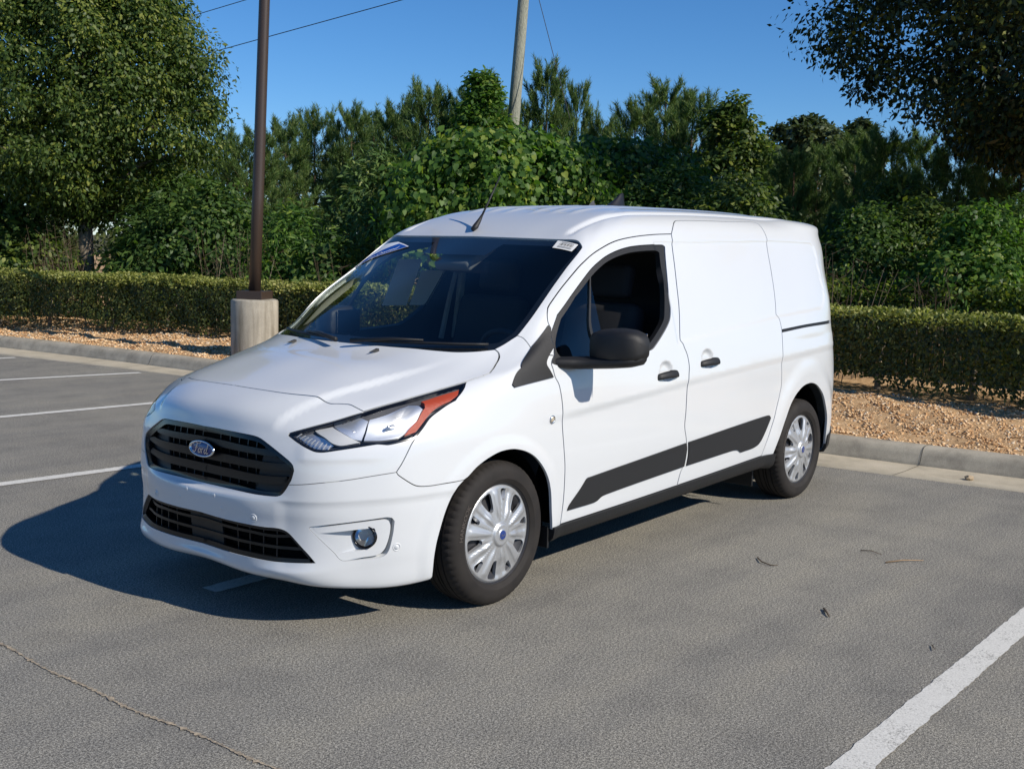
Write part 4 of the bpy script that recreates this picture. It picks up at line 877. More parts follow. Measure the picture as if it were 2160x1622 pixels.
def region(S, loops, step=.018, gap=.0025, ret=.014, off=0., unw=unwarp, center=True, eps=2e-3, aspect=1., cut_center=True):
    """S(a,b,off): surface; loops[0] outer, others holes, in metric coordinates.
    returns verts, faces, normals (with a turned-in edge all round)"""
    loops = [np.asarray(l) for l in loops]
    loops = [(l if (area2(l) > 0) == (i == 0) else l[::-1]) for i, l in enumerate(loops)]
    B = np.concatenate(loops); lo = B.min(0); hi = B.max(0)
    gx = np.arange(lo[0]+step*.5, hi[0], step); gy = np.arange(lo[1]+step*.5, hi[1], step*aspect)
    G = np.stack(np.meshgrid(gx, gy), -1).reshape(-1, 2)
    k = inpoly(G, loops[0])
    for h in loops[1:]: k &= ~inpoly(G, h)
    G = G[k]
    ok = np.ones(len(G), bool)
    for s in range(0, len(G), 4000):
        d = ((G[s:s+4000, None]-B[None])**2).sum(-1).min(1); ok[s:s+4000] = d > (step*.55)**2
    G = G[ok]
    pts = np.concatenate([B, G]); edges = []; st = 0
    for l in loops:
        n = len(l); edges += [(st+i, st+(i+1) % n) for i in range(n)]; st += n
    r = delaunay_2d_cdt([Vector(p) for p in pts], edges, [], 0, 1e-7)
    V2 = np.array([tuple(p) for p in r[0]]); F = np.array([tuple(f) for f in r[2]], int)
    mp = {}
    for i, ov in enumerate(r[3]):
        for j in ov: mp[j] = i
    cen = V2[F].mean(1); k = inpoly(cen, loops[0])
    for h in loops[1:]: k &= ~inpoly(cen, h)
    F = F[k]
    ab = unw(V2); a, b = ab[:, 0], ab[:, 1]
    offa = np.full(len(a), off) if not callable(off) else off(V2)
    P = S(a, b, offa)
    N = np.cross(S(a+eps, b, offa)-S(a-eps, b, offa), S(a, b+eps, offa)-S(a, b-eps, offa)); N /= np.maximum(np.linalg.norm(N, axis=1), 1e-12)[:, None]
    if center:
        c0 = (np.abs(P[:, 1]) < 2e-4); P[c0, 1] = 0; N[c0, 1] = 0
    else: c0 = np.zeros(len(P), bool)
    verts = [P]; nor = [N]; faces = [tuple(f) for f in F]; base = len(P); st = 0
    P2 = P.copy()
    for l in loops:
        n = len(l); ix = np.array([mp[st+i] for i in range(n)]); st += n
        t = P[np.roll(ix, -1)]-P[np.roll(ix, 1)]; t /= np.maximum(np.linalg.norm(t, axis=1), 1e-12)[:, None]
        inn = np.cross(N[ix], t)
        cc = c0[ix]
        inn[cc, 1] = 0
        P2[ix] = P[ix]+inn*gap*np.where(cc, 0. if not cut_center else 1., 1.)[:, None]
        both = cc & (np.roll(cc, 1) & np.roll(cc, -1)); P2[ix[both]] = P[ix[both]]
        if ret:
            top = P2[ix]; bot = top-N[ix]*ret
            verts += [top, bot]; nor += [-inn, -inn]
            for i in range(n):
                j = (i+1) % n
                if cc[i] and cc[j]: continue
                faces.append((base+j, base+i, base+n+i, base+n+j))
            base += 2*n
    verts[0] = P2
    return np.concatenate(verts), faces, np.concatenate(nor)
def reg_obj(name, data, mat, parent, mode='L', smooth=True):
    """mode L: left side only, R: mirrored, C: both halves welded"""
    v, f, n = data; M = np.array([1, -1, 1.])
    if mode == 'R': v = v*M; n = n*M; f = [q[::-1] for q in f]
    if mode == 'C':
        k = len(v); cm = np.abs(v[:, 1]) < 1e-6; mp = np.arange(k)+k
        # centre verts are shared
        idx = np.where(cm)[0]; mp[idx] = idx
        v = np.concatenate([v, v*M]); n = np.concatenate([n, n*M]); f = list(f)+[tuple(int(mp[i]) for i in q)[::-1] for q in f]
        used = sorted({int(i) for q in f for i in q}); rm = {u: i for i, u in enumerate(used)}
        v = v[used]; n = n[used]; f = [tuple(rm[int(i)] for i in q) for q in f]
    me = bpy.data.meshes.new(name); me.from_pydata(v.tolist(), [], [tuple(int(i) for i in q) for q in f]); me.update()
    me.polygons.foreach_set('use_smooth', [True]*len(me.polygons))
    n = np.asarray(n); bad = np.linalg.norm(n, axis=1) < .5; n[bad] = (0, 0, 1)
    me.normals_split_custom_set_from_vertices(n.tolist())
    return link_mesh(name, me, mat, parent)

# ================================================================ van materials
def paint():
    t = NT('white_paint'); t.set(Base_Color=(.80, .81, .82), Roughness=.32, Specular_IOR_Level=.5, Coat_Weight=.75, Coat_Roughness=.02, Coat_IOR=1.5)
    c = t.coord()
    n = t.noise(c, 1.7, 4); d = t.ramp(n, [(.35, (.63, .65, .665)), (.75, (.645, .665, .68))])
    t.link(d, t.b.inputs['Base Color'])
    return t.m
M_PAINT = paint()
M_BLACK = plain('black_trim', (.009, .009, .0095), .55, grain=.35, gscale=900)
M_CLAD = plain('grey_cladding', (.011, .011, .0115), .62, grain=.5, gscale=700)
M_GLOSSBLK = plain('gloss_black', (.008, .008, .009), .18)
M_GRILLE = plain('grille_black', (.0045, .005, .006), .34)
M_GRILLE2 = plain('grille_charcoal', (.010, .010, .011), .5)
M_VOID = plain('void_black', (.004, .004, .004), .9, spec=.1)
M_CHROME = plain('chrome', (.75, .76, .78), .12, metal=1)
M_REFLECT = plain('lamp_reflector', (.86, .88, .90), .30, metal=.85)
M_SILVERPL = plain('lamp_silver', (.60, .60, .59), .45, metal=.3)
M_AMBER = plain('amber_reflector', (.46, .060, .010), .30, coat=.6, grain=.6, gscale=400)
M_BLUE = plain('badge_blue', (.012, .04, .20), .3, coat=.6)
M_SILVER = plain('wheel_silver', (.50, .51, .52), .40, metal=.6)
M_DARKMETAL = plain('dark_metal', (.05, .05, .055), .5, metal=.6)
M_INT = plain('interior_dark', (.022, .022, .024), .85)
M_INT2 = plain('interior_grey', (.13, .13, .135), .8)
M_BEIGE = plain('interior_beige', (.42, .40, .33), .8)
M_PAPER = plain('paper', (.72, .72, .70), .9, spec=.05)
def rubber():
    t = NT('tyre_rubber'); t.set(Roughness=.75, Specular_IOR_Level=.3)
    n = t.noise(t.coord(), 9, 4); t.link(t.ramp(n, [(.3, (.016, .014, .013)), (.75, (.030, .026, .023))]), t.b.inputs['Base Color'])
    t.bump(t.noise(t.coord(), 300, 2), .15, .002)
    return t.m
M_TYRE = rubber()
def thin_glass(name, tint, refl=1.0, rough=.0):
    t = NT(name); t.n.remove(t.b)
    tr = t.new('ShaderNodeBsdfTransparent'); tr.inputs['Color'].default_value = (*tint, 1)
    gl = t.new('ShaderNodeBsdfGlossy'); gl.inputs['Roughness'].default_value = rough; gl.inputs['Color'].default_value = (refl, refl, refl, 1)
    fr = t.new('ShaderNodeFresnel'); ge = t.new('ShaderNodeNewGeometry'); mi = t.new('ShaderNodeMapRange')
    mi.inputs['To Min'].default_value = 1.5; mi.inputs['To Max'].default_value = 1/1.5   # a thin pane reflects alike from both sides
    t.link(ge.outputs['Backfacing'], mi.inputs['Value']); t.link(mi.outputs['Result'], fr.inputs['IOR'])
    mx = t.new('ShaderNodeMixShader'); t.link(fr.outputs[0], mx.inputs[0]); t.link(tr.outputs[0], mx.inputs[1]); t.link(gl.outputs[0], mx.inputs[2])
    t.link(mx.outputs[0], t.out.inputs['Surface'])
    return t.m
M_WS = thin_glass('windscreen_glass', (.88, .94, .92))
M_SIDEGLASS = thin_glass('side_glass', (.84, .90, .88))
M_LENS = thin_glass('lamp_lens', (.92, .93, .94))

# ================================================================ cargo van
VAN = empty('cargo_van', (0, 0, 0), 0, 'white cargo van with black trim parked alone across the bay line', 'van')
DS = .012
def R_(p): return list(reversed(p))
U_ = UV
v0 = lambda n, i: U_[n][i][1]
ws_loop = loop_of([U_['ws_bot'], U_['ws_side'], U_['ws_top'], [(0, v0('ws_top', -1)), (0, v0('ws_bot', 0))]], DS)
# ---- bonnet
ib = U_['ws_bot'].index(U_['hood_side'][-1]) if U_['hood_side'][-1] in U_['ws_bot'] else 7
hood_loop = loop_of([U_['hood_cut'], U_['lamp_top'], U_['hood_side'], R_(U_['ws_bot'][:ib+1]), [(0, v0('ws_bot', 0)), (0, v0('hood_cut', 0))]], DS)
reg_obj('bonnet', region(VS, [hood_loop], .015, gap=.0050), M_PAINT, VAN, 'C')
# ---- nose panel
gi = U_['grille'].index(U_['nose_line'][0]) if U_['nose_line'][0] in U_['grille'] else 10
ll = U_['lamp_low']; il = ll.index(U_['fend_nose'][0]) if U_['fend_nose'][0] in ll else 6
nose_loop = loop_of([U_['hood_cut'], R_(U_['lamp_topfront']), R_(ll[il:]), U_['fend_nose'], R_(U_['nose_line']), R_(U_['grille'][:gi+1]), [(0, v0('grille', 0)), (0, v0('hood_cut', 0))]], DS)
reg_obj('nose_panel', region(VS, [nose_loop], .015, gap=.0014), M_PAINT, VAN, 'C')
# ---- bumper with fog lamp recess
fog_poly = loop_of([U_['fog_out']+[U_['fog_out'][0]]], .007)
def pdist(pts, poly):
    a = poly; b = np.roll(poly, -1, 0); best = np.full(len(pts), 9.)
    for p, q in zip(a, b):
        d = q-p; L = max((d**2).sum(), 1e-12); t = np.clip(((pts-p)@d)/L, 0, 1); best = np.minimum(best, np.linalg.norm(pts-(p+t[:, None]*d), axis=1))
    return np.where(inpoly(pts, poly), -best, best)
bump_loop = loop_of([[(0, v0('lgrille', -1)), (0, 0)], [(0, 0), (8.03, 0)], [(8.03, 0), U_['arch_f_low'][-1]], R_(U_['arch_f_low']), R_(U_['fend_bot']), R_(U_['nose_line']), U_['grille'][gi:], [(0, v0('grille', -1)), (0, v0('lgrille', 0))], U_['lgrille']], DS)
BUMPER = reg_obj('front_bumper', region(VS, [bump_loop, fog_poly], .0125, gap=.0014, ret=.040), M_PAINT, VAN, 'C')
# ---- wings, doors, side frame
fend_loop = loop_of([ll[:il+1], U_['fend_nose'], U_['fend_bot'], U_['arch_f'], [U_['arch_f'][-1], (10.92, 1.1)], [(10.92, 1.1), (11.09, 1.1)], [(11.09, 1.1), U_['door_f'][-1]], R_(U_['door_f']), R_(U_['pil_seam']), R_(U_['ws_bot'][ib:]), R_(U_['hood_side'])], DS)
fend = region(VS, [fend_loop], .017, gap=.0026)
win_out = loop_of([U_['win_out']+[U_['win_out'][0]]], DS); win_in = loop_of([U_['win_in']+[U_['win_in'][0]]], DS)
ist = 2
door_loop = loop_of([U_['door_f_up'], U_['door_top'], U_['bpil'], R_(U_['sill_top'][:3]), R_(U_['door_f'])], DS)
door = region(VS, [door_loop, win_out], .014, gap=.0037)
sld_loop = loop_of([R_(U_['bpil']), U_['sld_top'], U_['sld_rear'], R_(U_['sill_top'][2:])], DS)
sld = region(VS, [sld_loop], .013, gap=.0037)
a0 = U_['arch_r'][0]; a1 = U_['arch_r'][-1]
track_loop = loop_of([U_['track']+[U_['track'][0]]], DS)
track_hole = loop_of([U_['track'][:3], U_['track'][2:4], U_['track'][3:], [U_['track'][5], U_['track'][0]]], DS)
shell_loop = loop_of([R_(U_['ws_top']), R_(U_['ws_side']), U_['pil_seam'], U_['door_f_up'], U_['door_top'], U_['sld_top'], U_['sld_rear'], [U_['sld_rear'][-1], (15.40, 1.1)], [(15.40, 1.1), (15.62, 1.1)], [(15.62, 1.1), a0], U_['arch_r'], [a1, (18.4, 0)], [(18.4, 0), (NC-1, 0)], [(NC-1, 0), (NC-1, NR-1)], [(NC-1, NR-1), (0, NR-1)], [(0, NR-1), (0, v0('ws_top', -1))]], DS)
reg_obj('body_shell', region(VS, [shell_loop, track_hole], .0165, gap=.0022), M_PAINT, VAN, 'C')
for md in 'LR':
    reg_obj('front_wing', fend, M_PAINT, VAN, md)
DOORS = {md: reg_obj('front_door', door, M_PAINT, VAN, md) for md in 'LR'}
SLIDERS = {md: reg_obj('sliding_door', sld, M_PAINT, VAN, md) for md in 'LR'}
# track groove floor
tr_back = region(VS, [inset(track_hole, -.006)], .02, gap=0, ret=0, off=-.016)
for md in 'LR': reg_obj('door_track', tr_back, M_BLACK, VAN, md)
# sill trims
def flat_band(path_top, vbot): return loop_of([path_top, [path_top[-1], (path_top[-1][0], vbot)], [(path_top[-1][0], vbot), (path_top[0][0], vbot)], [(path_top[0][0], vbot), path_top[0]]], DS)
st_path = [(10.90, U_['sill_top'][0][1])]+U_['sill_top']+[(15.66, U_['sill_top'][-1][1]+.02)]
sill = region(VS, [flat_band(st_path, .02)], .02, gap=0, ret=.03, off=.013)
clad_f = region(VS, [loop_of([U_['clad_f']+[U_['clad_f'][0]]], .008)], .018, gap=.0, ret=.014, off=.008)
clad_r = region(VS, [loop_of([U_['clad_r']+[U_['clad_r'][0]]], .008)], .018, gap=.0, ret=.014, off=.008)
frame = region(VS, [inset(win_out, .001), win_in], .012, gap=0, ret=.03, off=-.003)
sail = region(VS, [loop_of([U_['sail']+[U_['sail'][0]]], .008)], .014, gap=0, ret=.016, off=.007)
DIV_UV = [(9.5, 16.37), (11.9, 13.98)]
for md in 'LR':
    reg_obj('sill_trim', sill, M_BLACK, VAN, md)
    reg_obj('side_cladding', clad_f, M_CLAD, DOORS[md], md)
    reg_obj('side_cladding', clad_r, M_CLAD, SLIDERS[md], md)
    reg_obj('window_frame', frame, M_BLACK, DOORS[md], md)
    reg_obj('mirror_sail', sail, M_BLACK, VAN, md)
# quarter light + divider
def poly_px_split(loop, a, b):
    """keep the side of loop left of the line a->b (metric coordinates)"""
    d = b-a; out = []; n = len(loop); s = (loop-a)@np.array([-d[1], d[0]])
    for i in range(n):
        j = (i+1) % n
        if s[i] > 0: out.append(loop[i])
        if (s[i] > 0) != (s[j] > 0): t = s[i]/(s[i]-s[j]); out.append(loop[i]+(loop[j]-loop[i])*t)
    return np.array(out)
dv_a, dv_b = warp(np.array(DIV_UV[0])), warp(np.array(DIV_UV[1]))
wq = inset(win_in, -.004)
qg = poly_px_split(wq, dv_b, dv_a)
mg = poly_px_split(wq, dv_a, dv_b)
if area2(qg) < 0: qg = qg[::-1]
# small glass is the one nearer the nose
if qg[:, 0].mean() > mg[:, 0].mean(): qg, mg = mg, qg
qg_r = region(VS, [qg], .02, gap=0, ret=0, off=-.014); mg_r = region(VS, [mg], .02, gap=0, ret=0, off=-.014)
dd = dv_b-dv_a; dn = np.array([-dd[1], dd[0]]); dn /= np.linalg.norm(dn)
bar = np.array([dv_a-dn*.009, dv_b-dn*.009, dv_b+dn*.009, dv_a+dn*.009]); bar = bar if area2(bar) > 0 else bar[::-1]
bar = loop_of([[tuple(x) for x in bar]+[tuple(bar[0])]], .02, wf=lambda q: np.asarray(q, float))
bar_r = region(VS, [bar], .01, gap=0, ret=.02, off=-.006)
for md in 'LR':
    reg_obj('quarter_glass', qg_r, M_SIDEGLASS, DOORS[md], md)
    reg_obj('window_divider', bar_r, M_BLACK, DOORS[md], md)
reg_obj('door_glass', mg_r, M_SIDEGLASS, DOORS['R'], 'R')
# ---- windscreen
WS = reg_obj('windscreen', region(VS, [ws_loop], .03, gap=.002, ret=0, off=-.004), M_WS, VAN, 'C')
def ws_inner():
    p = np.array(ws_loop if area2(ws_loop) > 0 else ws_loop[::-1]); q = inset(p, .045)
    q[:, 0] = np.maximum(q[:, 0], 0)
    k = p[:, 0] < 1e-4
    q[k, 0] = 0
    vmin = p[k, 1].min()+.05; vmax = p[k, 1].max()-.04
    q[k, 1] = np.clip(p[k, 1], vmin, vmax)
    q[:, 1] = np.clip(q[:, 1], None, vmax+.01)
    kk = [0]
    for i in range(1, len(q)):
        if np.linalg.norm(q[i]-q[kk[-1]]) > 2e-3: kk.append(i)
    return q[kk]
wi = ws_inner()
# frit band: outer loop minus inner along the glass edge (half piece)
wp = np.array(ws_loop if area2(ws_loop) > 0 else ws_loop[::-1])
def band(outer, inner):
    o = outer[outer[:, 0] > 1e-4]; i = inner[inner[:, 0] > 1e-4]
    ko = np.argmin(outer[:, 1]+outer[:, 0]*50)   # centre bottom
    def cut(p):
        z = p[p[:, 0] < 1e-4]; lo = z[z[:, 1].argmin()]; hi = z[z[:, 1].argmax()]
        q = p[p[:, 0] >= 1e-4]
        s = int(np.argmin(np.linalg.norm(q-lo, axis=1))); q = np.roll(q, -s, 0)
        if np.linalg.norm(q[-1]-hi) > np.linalg.norm(q[1]-hi) and len(q) > 2 and np.linalg.norm(q[-1]-lo) < np.linalg.norm(q[1]-lo): q = np.concatenate([q[:1], q[:0:-1]])
        return np.concatenate([[lo], q, [hi]])
    a, b = cut(outer), cut(inner)
    return np.concatenate([a, b[::-1]])
reg_obj('windscreen_border', region(VS, [band(wp, wi)], .016, gap=.002, ret=0, off=-.008), M_GLOSSBLK, WS, 'C')

reg_obj('mirror_patch', region(VS, [loop_of([[(0, 16.38), (1.35, 16.40)], [(1.35, 16.40), (1.6, 16.92)], [(1.6, 16.92), (0, 16.92)], [(0, 16.92), (0, 16.38)]], .02)], .03, gap=0, ret=0, off=-.0075), M_GLOSSBLK, WS, 'C')
# ---- inner liner (keeps the cab dark), bulkhead, floor
lin_loop = loop_of([[(0, 13.7), (6, 13.7)], [(6, 13.7), (9.8, 12.5)], [(9.8, 12.5), (10.3, 2.5)], [(10.3, 2.5), (17, 2.5)], [(17, 2.5), (17, NR-1)], [(17, NR-1), (0, NR-1)], [(0, NR-1), (0, 13.7)]], .03)
ws_hole_half = None
# windscreen opening: split the liner into a header part and a side part so the opening stays clear
wz = wp
iw = int(np.argmax(wz[:, 0]))
lin_side = loop_of([U_['ws_bot'][ib:], U_['ws_side'], [U_['ws_side'][-1], (U_['ws_side'][-1][0]+.01, NR-1.02)], [(U_['ws_side'][-1][0]+.01, NR-1.02), (14.1, NR-1.02)], [(14.1, NR-1.02), (14.1, 9.6)], [(14.1, 9.6), (10.6, 9.6)], [(10.6, 9.6), (9.9, 12.2)], [(9.9, 12.2), U_['ws_bot'][ib]]], .03)
ls = region(VS, [lin_side, inset(win_in, -.006)], .05, gap=0, ret=0, off=-.034)
for md in 'LR': reg_obj('cab_lining', ls, M_INT, VAN, md)
lin_top = loop_of([R_(U_['ws_top']), [U_['ws_top'][0], (U_['ws_top'][0][0], NR-1)], [(U_['ws_top'][0][0], NR-1), (0, NR-1)], [(0, NR-1), (0, v0('ws_top', -1))]], .03)
reg_obj('headlining', region(VS, [lin_top], .05, gap=0, ret=0, off=-.034), M_INT2, VAN, 'C')
pyd('bulkhead', [(-1.78, s*y, z) for z, y in ((.3, .84), (1.05, .85), (1.25, .80), (1.45, .74), (1.6, .68), (1.70, .60), (1.755, .45)) for s in (-1, 1)], [(2*i, 2*i+1, 2*i+3, 2*i+2) for i in range(6)], M_INT, VAN)
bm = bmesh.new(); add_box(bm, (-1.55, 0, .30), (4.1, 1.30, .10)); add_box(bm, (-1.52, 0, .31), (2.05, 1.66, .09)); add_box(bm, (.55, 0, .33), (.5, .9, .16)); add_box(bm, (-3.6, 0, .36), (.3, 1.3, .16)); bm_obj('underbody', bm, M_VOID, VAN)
# right A-pillar trim, in its own beige colour
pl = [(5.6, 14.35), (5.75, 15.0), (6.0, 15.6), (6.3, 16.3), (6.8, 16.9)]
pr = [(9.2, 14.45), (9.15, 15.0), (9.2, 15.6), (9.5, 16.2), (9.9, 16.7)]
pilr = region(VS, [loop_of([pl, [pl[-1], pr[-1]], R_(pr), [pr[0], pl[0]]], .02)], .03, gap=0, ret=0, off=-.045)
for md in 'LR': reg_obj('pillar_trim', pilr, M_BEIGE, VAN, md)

# ---- grille
gl = loop_of([U_['grille'], [(0, v0('grille', -1)), (0, v0('grille', 0))]], DS)
GR = reg_obj('grille', region(VS, [gl], .02, gap=0, ret=0, off=-.055), M_VOID, VAN, 'C')
def half_ring(loop, w, c0=2e-4):
    p = loop if area2(loop) > 0 else loop[::-1]
    onc = p[:, 0] < c0; s = int(np.where(~onc & np.roll(onc, 1))[0][0]); q = np.roll(p, -s, 0); m = ~(q[:, 0] < c0); arc = q[m]
    pre = q[~m]
    cents = pre[[np.argmin(np.linalg.norm(pre-arc[0], axis=1)), np.argmin(np.linalg.norm(pre-arc[-1], axis=1))]]
    arc = np.concatenate([cents[:1], arc, cents[1:]])
    t = np.gradient(arc, axis=0); t /= np.linalg.norm(t, axis=1)[:, None]; nn = np.stack([-t[:, 1], t[:, 0]], 1)
    inn = arc+nn*w; inn[0, 0] = 0; inn[-1, 0] = 0; inn[:, 0] = np.maximum(inn[:, 0], 0)
    return np.concatenate([arc, inn[::-1]])
reg_obj('grille_frame', region(VS, [half_ring(gl, .020)], .008, gap=.0005, ret=.05, off=lambda q: -.004-.012*sm(np.clip(-pdist(q, gl), 0, 1)/.02)), M_GLOSSBLK, GR, 'C')
def strip(path, h, ds=.012):
    p = resample(warp(path), ds); up = p+np.array([0, h/2]); dn = p-np.array([0, h/2])
    return np.concatenate([dn, up[::-1]])
for nm, hh in (('bar1', .024), ('bar2', .026), ('bar3', .026)):
    reg_obj('grille_bar', region(VS, [strip(U_[nm], hh)], .008, gap=0, ret=.035, off=lambda q, c=warp(U_[nm]): -.026+.012*np.sin(np.clip((q[:, 1]-np.interp(q[:, 0], c[:, 0], c[:, 1]))/.026+.5, 0, 1)*math.pi)), M_GRILLE, GR, 'C')
be = warp(U_['blank_edge'])
bl = poly_px_split(inset(gl, .012), be[-1], be[0])
bl2 = poly_px_split(inset(gl, .012), be[0], be[-1])
bl = bl if bl[:, 0].mean() > bl2[:, 0].mean() else bl2
gb = region(VS, [bl], .02, gap=0, ret=.01, off=-.040)
for md in 'LR': reg_obj('grille_blank', gb, M_GRILLE2, GR, md)
for k in range(7):
    u_ = .35+k*.36
    lo, hi = (v0('grille', -1)+.15, v0('grille', 0)-.1)
    q = warp([(u_, lo), (u_, hi)]); pth = np.linspace(q[0], q[1], 20); w = np.array([.003, 0])
    sl = region(VS, [np.concatenate([pth+w, (pth-w)[::-1]])], .02, gap=0, ret=.02, off=-.046)
    for md in 'LR': reg_obj('grille_slat', sl, M_GRILLE, GR, md)
# badge
def ellipse_dome(name, a, b, h, mat, parent, loc, rot, n=40, rings=6, z0=0.):
    v = [(0, 0, z0+h)]; f = []
    for i in range(1, rings+1):
        r = i/rings
        for k in range(n):
            q = 2*math.pi*k/n; v.append((a*r*math.cos(q), b*r*math.sin(q), z0+h*(1-r*r)))
    for k in range(n): f.append((0, 1+k, 1+(k+1) % n))
    for i in range(rings-1):
        for k in range(n): f.append((1+i*n+k, 1+(i+1)*n+k, 1+(i+1)*n+(k+1) % n, 1+i*n+(k+1) % n))
    o = pyd(name, v, f, mat, parent, True); o.location = loc; o.rotation_euler = rot
    return o
def ring_mesh(a, b, w, h, n=48):
    v = []; f = []
    prof = [(-w, 0), (-w*.6, h), (0, h*1.15), (w*.5, h*.6), (w*.6, 0)]
    for k in range(n):
        q = 2*math.pi*k/n
        for d, z in prof: v.append(((a+d)*math.cos(q), (b+d)*math.sin(q), z))
    m = len(prof)
    for k in range(n):
        for i in range(m-1):
            f.append((k*m+i, k*m+i+1, ((k+1) % n)*m+i+1, ((k+1) % n)*m+i))
    return v, f
# the oval sits upright, facing forward (+x)
BROT = Matrix(((0, 0, 1), (1, 0, 0), (0, 1, 0))).to_euler()   # local x -> +y ... local z -> +x
BROT = Matrix(((0, 0, 1, 0), (1, 0, 0, 0), (0, 1, 0, 0), (0, 0, 0, 1))).to_euler()
badge = empty('badge', (.922, 0, .697), parent=VAN); badge.rotation_euler = (0, math.radians(-4), 0)
ellipse_dome('badge_oval', .079, .0315, .006, M_BLUE, badge, (0, 0, 0), BROT)
v, f = ring_mesh(.080, .0325, .006, .008); o = pyd('badge_rim', v, f, M_CHROME, badge, True); o.rotation_euler = BROT
v, f = lathe([(.001, -.04), (.03, -.04), (.03, 0)], 24); 
def stroke_letters(strokes, w, h, scale, off):
    V = []; F = []
    for pts in strokes:
        p = resample(np.array(pts, float), .12)
        t = np.gradient(p, axis=0); t /= np.maximum(np.linalg.norm(t, axis=1), 1e-6)[:, None]; nn = np.stack([-t[:, 1], t[:, 0]], 1)
        ang = np.abs(t[:, 1])*.6+.55
        a = p+nn*w*ang[:, None]; b = p-nn*w*ang[:, None]; s = len(V)
        for q in a: V.append((q[0]*scale+off[0], q[1]*scale+off[1], h))
        for q in b: V.append((q[0]*scale+off[0], q[1]*scale+off[1], h))
        n = len(p)
        for i in range(n-1): F.append((s+i, s+n+i, s+n+i+1, s+i+1))
    return V, F
FORD = [[(-3.6, .9), (-3.1, 1.5), (-2.2, 1.45), (-1.2, 1.25), (-.4, 1.55)], [(-1.9, 1.35), (-2.2, .3), (-2.6, -.8), (-3.2, -1.2), (-3.5, -.7)], [(-2.7, .1), (-2.0, .2), (-1.5, .15)],
        [(-.7, .1), (-1.2, -.1), (-1.45, -.7), (-1.1, -1.1), (-.6, -.8), (-.45, -.2), (-.7, .1), (-.1, -.1)],
        [(.15, .2), (.0, -.4), (-.15, -1.1)], [(.0, -.4), (.35, .1), (.75, .2)],
        [(1.75, .1), (1.25, .0), (.95, -.6), (1.2, -1.1), (1.7, -.8), (1.95, -.1)], [(2.5, 1.4), (2.1, .2), (1.8, -.8), (2.1, -1.1), (2.6, -.7)]]
v, f = stroke_letters(FORD, .11, .0078, .0165, (.006, .0))
o = pyd('badge_lettering', v, f, M_CHROME, badge); o.rotation_euler = BROT
# ---- lower grille
lg = loop_of([U_['lgrille'], [(0, v0('lgrille', -1)), (0, v0('lgrille', 0))]], DS)
LG = reg_obj('lower_grille', region(VS, [lg], .02, gap=0, ret=0, off=-.06), M_VOID, VAN, 'C')
reg_obj('lower_grille_frame', region(VS, [half_ring(lg, .012)], .008, gap=.0005, ret=.05, off=lambda q: -.003-.012*sm(np.clip(-pdist(q, lg), 0, 1)/.012)), M_GRILLE, LG, 'C')
for nm in ('lbar1', 'lbar2'):
    reg_obj('lower_grille_bar', region(VS, [strip(U_[nm], .008)], .008, gap=0, ret=.03, off=-.022), M_GRILLE, LG, 'C')
reg_obj('radar_cover', region(VS, [loop_of([[(0, v0('lgrille', -1)+.1), (.62, v0('lgrille', -1)+.1)], [(.62, v0('lgrille', -1)+.1), (.62, v0('lgrille', 0)-.08)], [(.62, v0('lgrille', 0)-.08), (0, v0('lgrille', 0)-.08)], [(0, v0('lgrille', 0)-.08), (0, v0('lgrille', -1)+.1)]], .01)], .02, gap=0, ret=.01, off=-.03), M_GRILLE2, LG, 'C')
for u_ in (1.25, 1.75, 2.25, 2.7):
    q = warp([(u_, v0('lgrille', -1)+.1), (u_, v0('lgrille', 0)-.1)]); pth = np.linspace(q[0], q[1], 12); w = np.array([.003, 0])
    sl = region(VS, [np.concatenate([pth+w, (pth-w)[::-1]])], .02, gap=0, ret=.02, off=-.03)
    for md in 'LR': reg_obj('lower_grille_slat', sl, M_GRILLE, LG, md)
# ---- fog lamps, sensors
fa = warp(np.array(U_['fog_out'][-2])); fb = warp(np.array(U_['fog_out'][-4])); fd = fb-fa; fn = np.array([-fd[1], fd[0]])/np.linalg.norm(fd)
if (fog_poly.mean(0)-fa)@fn < 0: fn = -fn
fog_floor = region(VS, [fog_poly], .010, gap=0, ret=0, off=lambda q: -.0022-.036*sm(((q-fa)@fn)/.09))
bez = region(VS, [loop_of([U_['fog_bezel']+[U_['fog_bezel'][0]]], .007)], .009, gap=0, ret=.03, off=-.003)
def at(u, v, off=0.):
    return Vector(VS(np.array([u]), np.array([v]), np.array([off]))[0])
def nrm(u, v):
    e = 2e-3; z = np.zeros(1); a = VS(np.array([u+e]), np.array([v]), z)-VS(np.array([u-e]), np.array([v]), z); b = VS(np.array([u]), np.array([v+e]), z)-VS(np.array([u]), np.array([v-e]), z)
    n = Vector(np.cross(a[0], b[0])); n.normalize(); return n
def place(o, u, v, off, md='L', n=None):
    p = at(u, v, off); n = n or nrm(u, v)
    if md == 'R': p.y *= -1; n = Vector((n.x, -n.y, n.z))
    o.location = p; o.rotation_euler = n.to_track_quat('Z', 'Y').to_euler()
